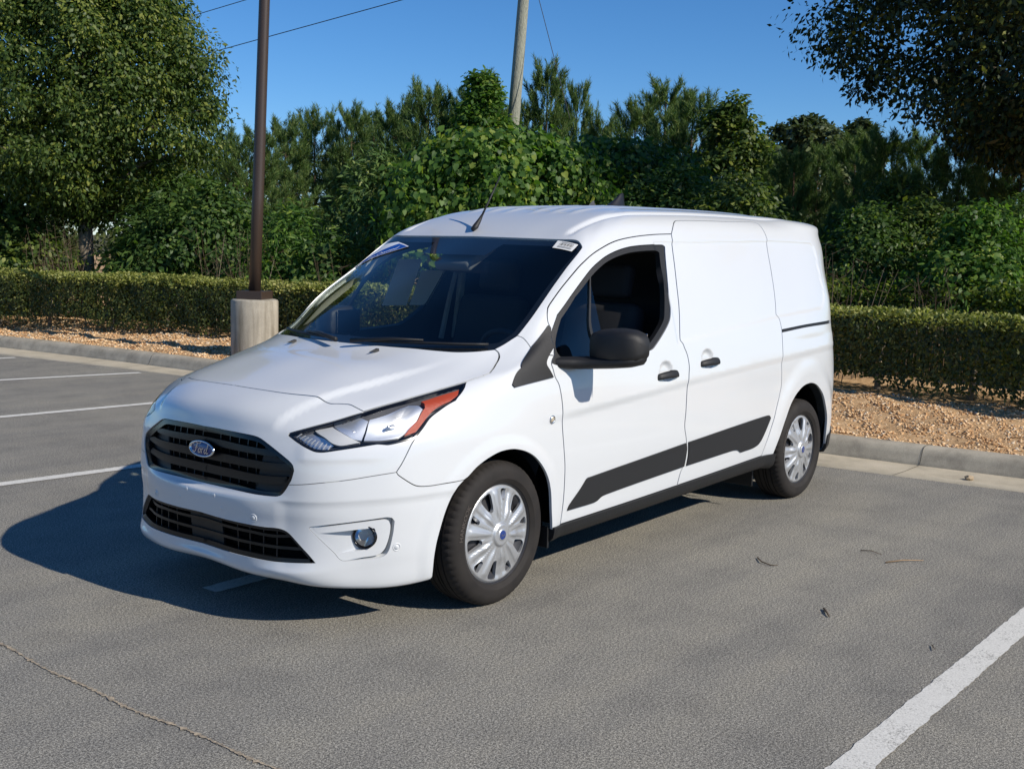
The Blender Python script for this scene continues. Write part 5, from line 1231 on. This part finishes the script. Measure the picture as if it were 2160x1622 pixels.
for md in 'LR':
    reg_obj('fog_recess', fog_floor, M_PAINT, BUMPER, md)
    reg_obj('fog_bezel', bez, M_PAINT, BUMPER, md)
    fl = empty('fog_lamp', parent=VAN); place(fl, 6.10, 3.69, -.010, md, Vector((.88, .47, .03)).normalized()); fl.scale = (1.12, 1.12, 1)
    v, f = lathe([(.001, -.05), (.030, -.045), (.038, -.01), (.041, .004), (.044, .002), (.044, -.05)], 32, 'Z'); pyd('fog_housing', v, f, M_GLOSSBLK, fl, True)
    v, f = lathe([(.001, -.04), (.018, -.03), (.028, -.015), (.034, -.004)], 28, 'Z'); pyd('fog_reflector', v, f, M_CHROME, fl, True)
    v, f = lathe([(.001, .006), (.02, .0045), (.037, 0)], 28, 'Z'); pyd('fog_lens', v, f, M_LENS, fl, True)
for (u_, v_) in ((2.07, 4.5), (7.06, 3.23)):
    for md in 'LR':
        v, f = lathe([(.001, .003), (.009, .003), (.010, .001), (.0105, -.003), (.0125, -.003), (.013, .0015), (.016, .002), (.018, 0), (.018, -.006)], 24, 'Z'); se = pyd('parking_sensor', v, f, M_PAINT, BUMPER, True); place(se, u_, v_, 0, md)
for (u_, v_, md) in ((.62, 5.73, 'L'), (.89, 4.83, 'L'), (.45, 5.75, 'R'), (.75, 5.0, 'R')):
    pg = pyd('plate_plug', *lathe([(.001, .0008), (.007, .0008), (.0085, .0), (.0085, -.004)], 16, 'Z'), M_PAINT, BUMPER, True); place(pg, u_, v_, 0, md)
# ---- headlights
lamp_loop = loop_of([U_['lamp_topfront'], U_['lamp_top'], ll], .008)
lens = region(VS, [inset(lamp_loop, .003)], .014, gap=0, ret=.012, off=.001)
hous = region(VS, [lamp_loop], .014, gap=0, ret=0, off=lambda q: -.012-.06*sm(np.clip(-pdist(q, lamp_loop), 0, 1)/.04))
def bowl(name, depth, base, rim):
    lp = loop_of([U_[name]+[U_[name][0]]], .006); c = lp.mean(0)
    def of(q):
        d = np.clip(-pdist(q, lp), 0, 1); return base-depth*sm(d/rim)
    return region(VS, [lp], .007, gap=0, ret=.02, off=of)
r1 = bowl('lamp_r1', .05, -.022, .05); r2 = bowl('lamp_r2', .055, -.016, .06); strp = bowl('lamp_strip', .006, -.018, .02); amb = bowl('lamp_amber', .004, -.009, .012); drl = bowl('lamp_drl', .012, -.03, .03)
lrim = region(VS, [lamp_loop, inset(lamp_loop, .009)], .006, gap=0, ret=.02, off=-.004)
for md in 'LR':
    hl = empty('headlight', parent=VAN)
    reg_obj('headlight_housing', hous, plain('lamp_bezel_grey', (.09, .09, .095), .35), hl, md)
    reg_obj('headlight_rim', lrim, M_GLOSSBLK, hl, md)
    reg_obj('high_beam_reflector', r1, M_REFLECT, hl, md); reg_obj('low_beam_reflector', r2, M_REFLECT, hl, md)
    reg_obj('silver_insert', strp, M_SILVERPL, hl, md); reg_obj('amber_reflector', amb, M_AMBER, hl, md); reg_obj('parking_light', drl, M_REFLECT, hl, md)
    reg_obj('headlight_lens', lens, M_LENS, hl, md)
    for (nm, f_) in (('lamp_r1', .45), ('lamp_r2', .5)):
        cc = np.array(U_[nm]).mean(0); b_ = pyd('bulb', *lathe([(.001, .03), (.006, .028), (.008, .01), (.012, -.01)], 12, 'Z'), M_CHROME, hl, True); place(b_, cc[0], cc[1], -.06, md, Vector((.95, .25, .1)).normalized())
    # ribs at the inner lower corner
    for k in range(9):
        t = k/8; a = np.array(U_['lamp_drl'][0])*(1-t)+np.array(U_['lamp_drl'][4])*t+np.array([.04, -.12]); q = warp([tuple(a), (a[0]+.10, a[1]+.35)])
        pth = np.linspace(q[0], q[1], 5); w = np.array([.0022, 0]); rg = region(VS, [np.concatenate([pth+w, (pth-w)[::-1]])], .02, gap=0, ret=.004, off=-.012)
        reg_obj('light_rib', rg, M_SILVERPL, hl, md)
# side repeaters
for md in 'LR':
    sp = empty('side_marker', parent=VAN); place(sp, 10.77, 9.12, .001, md)
    pyd('marker_ring', *lathe([(.019, -.002), (.019, .003), (.015, .0045), (.012, .002)], 24, 'Z'), M_CHROME, sp, True)
    pyd('marker_lens', *lathe([(.001, .006), (.008, .005), (.0125, .002)], 20, 'Z'), plain('marker_clear', (.50, .42, .30), .2, coat=1), sp, True)

# ---- door handles
def handle_mesh():
    prof = []
    P = [(-.105, .0), (-.085, .024), (-.04, .036), (.04, .036), (.085, .024), (.105, .0)]
    bm = bmesh.new(); rings = []
    pts = resample(np.array(P), .012)
    for i, (x, h) in enumerate(pts):
        t = i/(len(pts)-1); hz = .0135+.006*math.sin(math.pi*t)
        hz *= 1.15 if x < 0 else 1.0
        rings.append([bm.verts.new((x, hz*math.cos(a)*1.0, h+.009*math.sin(a))) for a in [2*math.pi*k/10 for k in range(10)]])
    for a, b in zip(rings, rings[1:]):
        for k in range(10): bm.faces.new((a[k], a[(k+1) % 10], b[(k+1) % 10], b[k]))
    bm.faces.new(rings[0]); bm.faces.new(rings[-1][::-1])
    return bm
for (u_, v_, par) in ((13.0, 11.0, DOORS), (13.88, 11.66, SLIDERS)):
    for md in 'LR':
        h = bm_obj('door_handle', handle_mesh(), M_BLACK, par[md], True, 50)
        p = at(u_, v_, .004); n = nrm(u_, v_)
        if md == 'R': p.y *= -1; n = Vector((n.x, -n.y, n.z))
        xa = Vector((1, 0, -.02)); xa = (xa-n*xa.dot(n)).normalized(); ya = n.cross(xa)
        h.matrix_local = Matrix(((xa.x, ya.x, n.x, p.x), (xa.y, ya.y, n.y, p.y), (xa.z, ya.z, n.z, p.z), (0, 0, 0, 1)))

# ---- door mirrors
def mirror_bm():
    bm = bmesh.new(); rings = []
    # sections along y (outwards); each a rounded shape in x-z
    secs = [(.945, .055, .050, 1.118, -.005), (.96, .085, .075, 1.120, 0), (1.01, .100, .087, 1.125, 0), (1.08, .104, .090, 1.129, 0), (1.15, .095, .084, 1.130, -.002), (1.193, .076, .068, 1.130, -.006), (1.212, .045, .042, 1.128, -.01), (1.218, .012, .012, 1.128, -.012)]
    for y, rx, rz, zc, dx in secs:
        ring = []
        for k in range(24):
            a = 2*math.pi*k/24; c, s = math.cos(a), math.sin(a)
            e = .50
            px = rx*math.copysign(abs(c)**e, c); pz = .93*rz*math.copysign(abs(s)**e, s)
            if px < 0: px *= .45
            ring.append(bm.verts.new((-.60+dx+px, y, zc+pz)))
        rings.append(ring)
    for a, b in zip(rings, rings[1:]):
        for k in range(24): bm.faces.new((a[k], a[(k+1) % 24], b[(k+1) % 24], b[k]))
    bm.faces.new(rings[0]); bm.faces.new(rings[-1])
    return bm
for md in 'LR':
    s = 1 if md == 'L' else -1
    mr = empty('door_mirror', parent=VAN)
    mr.matrix_local = Matrix.Identity(4) if md == 'L' else Matrix.Translation((-.47, -.93, 0)) @ Matrix.Rotation(math.radians(-80), 4, 'Z') @ Matrix.Translation((.47, .93, 0)) @ Matrix.Diagonal((1, -1, 1, 1))
    bm = mirror_bm(); 
    hs = bm_obj('mirror_housing', bm, M_BLACK, mr, True, 60)
    # lower cover and arm
    V_ = []; bm = bmesh.new(); rings = []
    for y, rx, rz, zc, xc in [(.855, .075, .026, 1.046, -.44), (.89, .090, .028, 1.046, -.475), (.93, .095, .029, 1.046, -.525), (.99, .096, .028, 1.048, -.57), (1.07, .100, .027, 1.054, -.592), (1.14, .090, .026, 1.062, -.598), (1.188, .066, .022, 1.072, -.604), (1.206, .03, .012, 1.08, -.606)]:
        ring = []
        for k in range(20):
            a = 2*math.pi*k/20; c, s_ = math.cos(a), math.sin(a); px = rx*math.copysign(abs(c)**.6, c); pz = rz*math.copysign(abs(s_)**.7, s_)
            if px < 0: px *= .5
            ring.append(bm.verts.new((xc+px, y, zc+pz)))
        rings.append(ring)
    for a, b in zip(rings, rings[1:]):
        for k in range(20): bm.faces.new((a[k], a[(k+1) % 20], b[(k+1) % 20], b[k]))
    bm.faces.new(rings[0]); bm.faces.new(rings[-1])
    bm_obj('mirror_arm', bm, M_BLACK, mr, True, 60)
    bm = bmesh.new(); add_box(bm, (-.651, 1.08, 1.128), (.004, .21, .125), bevel=.0015); bm_obj('mirror_glass', bm, M_CHROME, mr)

# ---- washer nozzles, wipers, aerial, fin
for md in (1, -1):
    bm = bmesh.new(); vs = [bm.verts.new(p) for p in ((.045, 0, 0), (-.012, .011, 0), (-.012, -.011, 0), (-.012, .009, .014), (-.012, -.009, .014), (.004, 0, .013))]
    for q in ((0, 1, 3, 5), (0, 5, 4, 2), (1, 2, 4, 3), (5, 3, 4), (0, 2, 1)): bm.faces.new([vs[i] for i in q])
    o = bm_obj('washer_nozzle', bm, M_BLACK, VAN); p = at(1.66, 13.79, .001); o.location = (p.x, p.y*md, p.z)
WI = [[(1.05, 14.06), (2.2, 14.10), (3.6, 14.12), (5.0, 14.14)], [(.15, 14.05), (1.2, 14.08), (2.2, 14.1), (3.2, 14.12)]]
for (path, s) in ((WI[0], 1), (WI[1], -1)):
    q = unwarp(resample(warp(path), .05)); P_ = VS(q[:, 0], q[:, 1], np.full(len(q), .012)); P_[:, 1] *= s
    wp_ = empty('wiper', parent=VAN)
    pyd('wiper_blade', *tube(P_, .006, 6), M_BLACK, wp_, True)
    a_ = P_[len(P_)//2]; b_ = P_[0]; pyd('wiper_arm', *tube([b_+np.array([.05, -.06*s, .0]), (a_+b_)/2+np.array([.015, 0, .014]), a_+np.array([.0, 0, .012])], [.011, .008, .005], 6), M_BLACK, wp_, True)
ant = empty('roof_aerial', (-.893, -.056, 1.655), parent=VAN)
pyd('aerial_base', *tube([(.035, 0, -.004), (.012, 0, .012), (-.022, 0, .05), (-.040, 0, .075)], [.012, .016, .010, .006], 12), M_BLACK, ant, True)
pyd('aerial_rod', *tube([(-.038, 0, .07), (-.11, 0, .175), (-.184, 0, .287)], [.0058, .0050, .0040], 8), M_BLACK, ant, True)
bm = bmesh.new(); rings = []
for t in range(9):
    k = t/8; z = .074*k; L0 = .062*(1-k)**.8*1.0; xf = .105-.155*k**.75; xb = -.085+.012*k; w = .026*(1-k)**.8+.002
    rings.append([bm.verts.new(((xf+xb)/2+(xf-xb)/2*math.cos(a), w*math.sin(a), z)) for a in [2*math.pi*i/16 for i in range(16)]])
for a, b in zip(rings, rings[1:]):
    for k in range(16): bm.faces.new((a[k], a[(k+1) % 16], b[(k+1) % 16], b[k]))
bm.faces.new(rings[-1])
o = bm_obj('shark_fin_aerial', bm, plain('fin_charcoal', (.010, .010, .012), .4), VAN, True, 60); o.location = (-2.13, 0, 1.820); o.scale = (1.1, 1, 1.15)

# ---- wheels
def tyre_mesh():
    R = .3205; n = 180
    prof = [(.218, -.080), (.226, -.094), (.246, -.1065), (.275, -.108), (.296, -.101), (.309, -.090), (.3165, -.079)]
    tread = [(.3185, -.074), (R, -.058), (R, -.046), (R-.007, -.045), (R-.007, -.038), (R, -.037), (R+.0005, -.014), (R-.007, -.013), (R-.007, -.005), (R+.0005, -.004)]
    left = prof+tread
    full = left+[(r, -h) for r, h in reversed(left)]
    v = []; f = []
    m = len(full)
    for k in range(n):
        a = 2*math.pi*k/n
        for i, (r, h) in enumerate(full):
            rr = r
            if abs(h) > .057 and r > .30 and (k % 3 == 0): rr = r-.0055 if r > .312 else r-.0025
            v.append((rr*math.cos(a), h, rr*math.sin(a)))
    for k in range(n):
        for i in range(m-1): f.append((k*m+i, k*m+i+1, ((k+1) % n)*m+i+1, ((k+1) % n)*m+i))
    me = bpy.data.meshes.new('tyre'); me.from_pydata(v, [], f); me.update(); me.polygons.foreach_set('use_smooth', [True]*len(me.polygons))
    me.materials.append(M_TYRE); me.set_sharp_from_angle(angle=math.radians(28)); return me
ME_TYRE = tyre_mesh()
def wheel_cover():
    """plastic wheel trim: polar coordinates -> (x, out, z)"""
    Ro = .221
    def S(a, b, off):
        r = np.hypot(a, b); th = np.arctan2(b, a); k = np.cos(5*(th-math.pi/2)); k2 = np.cos(10*(th-math.pi/2))
        h = .022*(1-(r/.22)**2)-.004
        rib = sm((r-.05)/.05)*sm((.213-r)/.03)
        h = h+rib*(.0035*k2+.0020*np.tanh(2.2*np.cos(20*(th-math.pi/2))))-.012*rib*sm((r-.10)/.05)*sm((-k-.1)/.9)*.8
        h = h+.010*sm((.058-r)/.014)-.006*sm((r-.208)/.012)
        return np.stack([a, h+off, b], -1)
    th = np.linspace(0, 2*math.pi, 121)[:-1]; outer = np.stack([Ro*np.cos(th), Ro*np.sin(th)], 1)
    holes = []
    for k in range(10):
        c = math.pi/2+math.pi/5*(k+.5)
        big = True
        r0, r1, w = (.118, .204, .33) if k % 2 == 0 else (.150, .202, .20)
        pts = []
        for t in np.linspace(0, 2*math.pi, 25)[:-1]:
            cr, ca = math.cos(t), math.sin(t); e = .55
            rr = (r0+r1)/2+(r1-r0)/2*math.copysign(abs(cr)**e, cr); ww = w/2*math.copysign(abs(ca)**e, ca)*(.72+.38*(rr-r0)/(r1-r0))
            pts.append((rr*math.cos(c+ww), rr*math.sin(c+ww)))
        holes.append(np.array(pts))
    # orientation: a=x, b=z seen from +y means x to the left; flip a
    S2 = lambda a, b, off: S(-a, b, off)*np.array([1, 1, 1.])
    return region(S2, [outer]+holes, .006, gap=0, ret=.016, unw=lambda q: q, center=False, eps=1e-3)
wc = wheel_cover()
def data_mesh(name, data, mat):
    v, f, n = data; me = bpy.data.meshes.new(name); me.from_pydata(v.tolist(), [], [tuple(int(i) for i in q) for q in f]); me.update()
    me.polygons.foreach_set('use_smooth', [True]*len(me.polygons)); me.normals_split_custom_set_from_vertices(n.tolist()); me.materials.append(mat); return me
ME_COVER = data_mesh('wheel_cover', wc, M_SILVER)
def simple_mesh(name, vf, mat, smooth=True):
    me = bpy.data.meshes.new(name); me.from_pydata([tuple(p) for p in vf[0]], [], [tuple(q) for q in vf[1]]); me.update(); me.materials.append(mat)
    if smooth: me.polygons.foreach_set('use_smooth', [True]*len(me.polygons)); me.set_sharp_from_angle(angle=math.radians(40))
    return me
ME_RIM = simple_mesh('rim', lathe([(.10, -.06), (.10, -.012), (.17, -.03), (.195, -.012), (.2225, -.012), (.226, -.006), (.2255, .002), (.223, .002), (.205, -.03), (.20, -.12), (.22, -.16)], 64), M_DARKMETAL)
ME_DISC = simple_mesh('brake_disc', lathe([(.001, -.05), (.07, -.05), (.07, -.055), (.14, -.055), (.14, -.08), (.001, -.08)], 40), plain('brake_steel', (.16, .15, .14), .45, metal=.8))
ME_CAP = simple_mesh('centre_cap', lathe([(.001, .031), (.018, .0305), (.027, .028), (.033, .020), (.036, .014)], 40), M_SILVER)
ME_CAPB = simple_mesh('centre_badge', lathe([(.001, .0325), (.012, .0322), (.020, .0308), (.021, .029)], 32), M_BLUE)
def rotated_text(txt, R, size, a_mid, dirn=1, flip=False):
    V = []; F = []
    adv = size*.72
    tot = adv*(len(txt)-1); 
    for i, ch in enumerate(txt):
        if ch == ' ': continue
        me = text_mesh(ch, size, .0)
        a = a_mid-dirn*((i*adv)-tot/2)/R
        s = len(V)
        for vv in me.vertices:
            # local x along tangent, local y radial outward
            lx, ly = vv.co.x, vv.co.y
            rr = R+ly; aa = a-dirn*lx/R
            V.append((-rr*math.cos(aa), 0, rr*math.sin(aa)))
        F += [tuple(s+j for j in p.vertices) for p in me.polygons]
        bpy.data.meshes.remove(me)
    return V, F
# lettering on the outer sidewall, seen from outside
lt_v, lt_f = rotated_text('HANKOOK', .268, .032, math.radians(160), 1)
M_TYRETXT = plain('tyre_lettering', (.085, .072, .062), .6)
ME_LET = simple_mesh('sidewall_lettering', ([(x, .1093, z) for x, y, z in lt_v], lt_f), M_TYRETXT, False)
def ford_cap():
    v, f = stroke_letters(FORD, .16, 0, .0042, (0, 0)); return [(-p[0], .0329, p[1]) for p in v], f
ME_CAPL = simple_mesh('cap_lettering', ford_cap(), M_CHROME, False)
WZ = .3175
for (x, s, steer) in ((0, 1, 0.), (-3.062, 1, 0), (0, -1, 0), (-3.062, -1, 0)):
    w = empty('wheel', (x, .772*s, WZ), parent=VAN); w.rotation_euler = (0, 0, (math.pi if s < 0 else 0))
    spin = math.radians(8 if x == 0 else -20)
    ty = link_mesh('tyre', ME_TYRE, None, w); ty.rotation_euler = (0, spin, 0)
    tl = link_mesh('sidewall_lettering', ME_LET, None, w)
    for nm, me in (('rim', ME_RIM), ('wheel_cover', ME_COVER), ('brake_disc', ME_DISC), ('centre_cap', ME_CAP), ('centre_badge', ME_CAPB), ('cap_lettering', ME_CAPL)):
        pt = link_mesh(nm, me, None, w); pt.location = (0, .088, 0); pt.rotation_euler = (0, spin, 0)
# wheel-arch liners and mud flaps
for s in (1, -1):
    for (x, z, r, a0_, a1_) in ((.012, .31, .397, -.35, math.pi+.30), (-3.06, .355, .402, -.2, math.pi+.12)):
        v = []; f = []; n = 36
        for i in range(n+1):
            a = a0_+(a1_-a0_)*i/n
            for y in (.815, .50): v.append((x+r*math.cos(a), s*y, z+r*math.sin(a)))
        for i in range(n): f.append((2*i, 2*i+1, 2*i+3, 2*i+2))
        f.append(tuple(2*i+1 for i in range(n+1)))
        pyd('wheel_arch_liner', v, f, M_VOID, VAN, True)
    bm = bmesh.new(); add_box(bm, (-.362, s*.80, .235), (.012, .14, .10), bevel=.003); bm_obj('mud_flap', bm, M_BLACK, VAN)
    bm = bmesh.new(); add_box(bm, (-2.55, s*.70, .20), (.012, .20, .12), bevel=.003); bm_obj('mud_flap', bm, M_BLACK, VAN)
# rear lower bumper trim
rb = region(VS, [loop_of([[(18.25, .02), (18.25, 2.6)], [(18.25, 2.6), (18.8, 2.9), (19.6, 3.2), (20.4, 3.3)], [(20.4, 3.3), (20.4, .02)], [(20.4, .02), (18.25, .02)]], .012)], .02, gap=0, ret=.02, off=.010)
for md in 'LR': reg_obj('rear_bumper_trim', rb, M_BLACK, VAN, md)

# ---- cab interior
v = []; f = []
prof = [(.13, 1.085), (-.05, 1.075), (-.25, 1.045), (-.42, 1.055), (-.50, 1.03), (-.56, .96), (-.54, .75), (-.40, .45)]
ys = [-.74, -.6, -.3, 0, .2, .38, .56, .74]
hump = [0, .005, .012, .012, .02, .045, .02, 0]
for (x, z) in prof:
    for y, h in zip(ys, hump): v.append((x-.0*abs(y)-(.28*(abs(y)/.74)**2 if x > -.1 else 0), y, z+(h if -.52 < x < -.2 else 0)))
for i in range(len(prof)-1):
    for j in range(len(ys)-1): f.append((i*8+j, i*8+j+1, (i+1)*8+j+1, (i+1)*8+j))
pyd('dashboard', v, f, M_INT2, VAN, True)
for y in (.40, -.40):
    seat = empty('seat', (-1.15, y, .55), parent=VAN)
    bm = bmesh.new(); add_box(bm, (.08, 0, .08), (.50, .50, .18), bevel=.06, seg=3); bm_obj('seat_cushion', bm, M_INT, seat, True)
    bm = bmesh.new(); add_box(bm, (-.26, 0, .42), (.15, .48, .62), rot=(0, math.radians(-14), 0), bevel=.06, seg=3); bm_obj('seat_back', bm, M_INT, seat, True)
    bm = bmesh.new(); add_box(bm, (-.37, 0, .84), (.10, .27, .19), rot=(0, math.radians(-8), 0), bevel=.04, seg=3); bm_obj('headrest', bm, M_INT, seat, True)
sw = empty('steering_wheel', (-.66, .39, .99), parent=VAN); sw.rotation_euler = (0, math.radians(-62), 0)
v = []; f = []
for i in range(40):
    a = 2*math.pi*i/40
    for k in range(8):
        b = 2*math.pi*k/8; r = .185+.014*math.cos(b); v.append((r*math.cos(a), r*math.sin(a), .014*math.sin(b)))
for i in range(40):
    for k in range(8): f.append((i*8+k, ((i+1) % 40)*8+k, ((i+1) % 40)*8+(k+1) % 8, i*8+(k+1) % 8))
pyd('steering_rim', v, f, M_INT, sw, True)
bm = bmesh.new(); add_box(bm, (0, 0, -.01), (.13, .13, .05), bevel=.02); add_box(bm, (0, .11, -.01), (.04, .14, .02), bevel=.006); add_box(bm, (0, -.11, -.01), (.04, .14, .02), bevel=.006); add_box(bm, (-.10, 0, -.01), (.12, .04, .02), bevel=.006); bm_obj('steering_boss', bm, M_INT, sw, True)
# sensor housing and mirror at the top of the screen
SH = empty('mirror_pod', (-.74, 0, 1.515), parent=VAN); SH.rotation_euler = (0, math.radians(28), 0)
bm = bmesh.new(); add_box(bm, (0, 0, 0), (.26, .24, .055), bevel=.02, seg=3); bm_obj('sensor_housing', bm, M_INT2, SH, True, 45)
bm = bmesh.new(); add_box(bm, (-.02, -.02, -.075), (.05, .25, .07), rot=(0, math.radians(-28), 0), bevel=.015, seg=3); bm_obj('interior_mirror', bm, M_INT, SH, True, 45)
# seat belt straps by the right door pillar
pyd('seat_belt', *tube([(-1.50, -.70, 1.50), (-1.42, -.71, 1.25), (-1.36, -.72, 1.0)], [.014, .016, .018], 6), plain('belt_grey', (.22, .21, .19), .8), VAN)
bm = bmesh.new(); add_box(bm, (-1.55, -.735, 1.30), (.05, .03, .62), rot=(0, math.radians(-8), 0), bevel=.008); bm_obj('pillar_cover', bm, M_BEIGE, VAN)
# two sheets taped inside the right-hand door glass
mgl = UV['win_in']
def on_right_glass(x, z):
    # solve u,v for the left-hand twin, then mirror
    uv = np.array([12.2, 15.8])
    for _ in range(30):
        p = VS(uv[0:1], uv[1:2], np.array([-.020]))[0]; e = np.array([p[0]-x, p[2]-z]); h = 1e-3
        J = np.stack([(VS(uv[0:1]+h, uv[1:2], np.array([-.020]))[0]-p)[[0, 2]]/h, (VS(uv[0:1], uv[1:2]+h, np.array([-.020]))[0]-p)[[0, 2]]/h], 1)
        uv = uv-np.clip(np.linalg.solve(J, e), -.4, .4)
    p = VS(uv[0:1], uv[1:2], np.array([-.020]))[0]
    return (p[0], -p[1], p[2])
M_SHEET = None
def sheet_mat():
    t = NT('printed_sheet'); c = t.coord('Generated'); sx = t.new('ShaderNodeSeparateXYZ'); t.link(c, sx.inputs[0])
    w = t.new('ShaderNodeTexWave'); w.bands_direction = 'Z'; w.inputs['Scale'].default_value = 14; w.inputs['Distortion'].default_value = .0; t.link(c, w.inputs['Vector'])
    n = t.noise(c, 60, 2); m = t.new('ShaderNodeMath', operation='MULTIPLY'); t.link(w.outputs['Fac'], m.inputs[0]); t.link(n, m.inputs[1])
    t.link(t.ramp(m.outputs[0], [(.42, (.74, .74, .71)), (.62, (.50, .50, .50))]), t.b.inputs['Base Color']); t.set(Roughness=.8)
    return t.m
M_SHEET = sheet_mat()
for q in ([(-.998, 1.474), (-1.206, 1.475), (-1.176, 1.197), (-.964, 1.202)], [(-1.229, 1.41), (-1.449, 1.407), (-1.394, 1.194), (-1.201, 1.199)]):
    o = pyd('paper_sheet', [on_right_glass(*p) for p in q], [(0, 1, 2, 3)], M_SHEET, VAN)
# windscreen stickers
def ws_patch(name, corners, mat, mirror=False, off=-.0005, parent=None):
    lp = loop_of([[c0_, c1_] for c0_, c1_ in zip(corners, corners[1:]+corners[:1])], .01)
    return reg_obj(name, region(VS, [lp], .02, gap=0, ret=0, off=off, center=False), mat, parent or WS, 'R' if mirror else 'L')
ws_patch('barcode_sticker', [(4.067, 16.923), (5.946, 16.871), (5.642, 16.639), (4.077, 16.688)], M_PAPER)
for k in range(14):
    a_ = .16+.68*k/14; wdt = .012+.02*((k*7) % 3)/2
    def lerp(a, t): 
        top = (4.067+(5.946-4.067)*a, 16.923+(16.871-16.923)*a); bot = (4.077+(5.642-4.077)*a, 16.688+(16.639-16.688)*a)
        return (top[0]+(bot[0]-top[0])*t, top[1]+(bot[1]-top[1])*t)
    ws_patch('barcode_bar', [lerp(a_, .28), lerp(a_+wdt, .28), lerp(a_+wdt, .58), lerp(a_, .58)], M_BLACK, off=.0005)
for t0 in (.68, .80):
    ws_patch('barcode_text', [lerp(.15, t0), lerp(.85, t0), lerp(.85, t0+.05), lerp(.15, t0+.05)], plain('print_grey', (.2, .2, .2), .8), off=.0005)
ws_patch('barcode_text', [lerp(.2, .12), lerp(.8, .12), lerp(.8, .20), lerp(.2, .20)], plain('print_grey', (.2, .2, .2), .8), off=.0005)

RS = dict(tip=(2.54, 16.56), tr=(3.85, 16.72), tl=(5.0, 16.66), ml=(4.3, 16.38), low=(5.774, 15.982), bot=(4.9, 15.99))
ws_patch('dealer_sticker', [RS['tip'], RS['tr'], RS['tl'], (5.7, 16.4), RS['low']], plain('sticker_white', (.75, .77, .80), .9, spec=.05), True, .0005)
ws_patch('dealer_sticker_band', [(2.62, 16.55), (3.55, 16.655), (4.45, 16.45), (5.6, 16.18), (5.70, 16.02)], plain('sticker_blue', (.010, .085, .38), .9, spec=.05), True, .001)
# lettering runs along the blue band
def band_text(txt, a, b, h):
    me = text_mesh(txt, 1.0, 0, .25)
    A = warp(np.array(a)); B_ = warp(np.array(b)); d = B_-A; L = np.linalg.norm(d); d /= L; n = np.array([-d[1], d[0]])
    co = np.array([tuple(q.co) for q in me.vertices]); wd = co[:, 0].max()-co[:, 0].min()
    t = (co[:, 0]-co[:, 0].min())/wd; q = A+d*L*t[:, None]+n*(co[:, 1]-co[:, 1].mean())[:, None]*h
    uv = unwarp(q); P = VS(uv[:, 0], uv[:, 1], np.full(len(uv), .0018))*np.array([1, -1, 1]); F = [tuple(p.vertices) for p in me.polygons]
    bpy.data.meshes.remove(me); return P.tolist(), F
pyd('sticker_lettering', *band_text('Pre-Owned', (5.05, 16.17), (3.15, 16.52), -.035), plain('sticker_text', (.85, .87, .9), .9, spec=.05), WS)
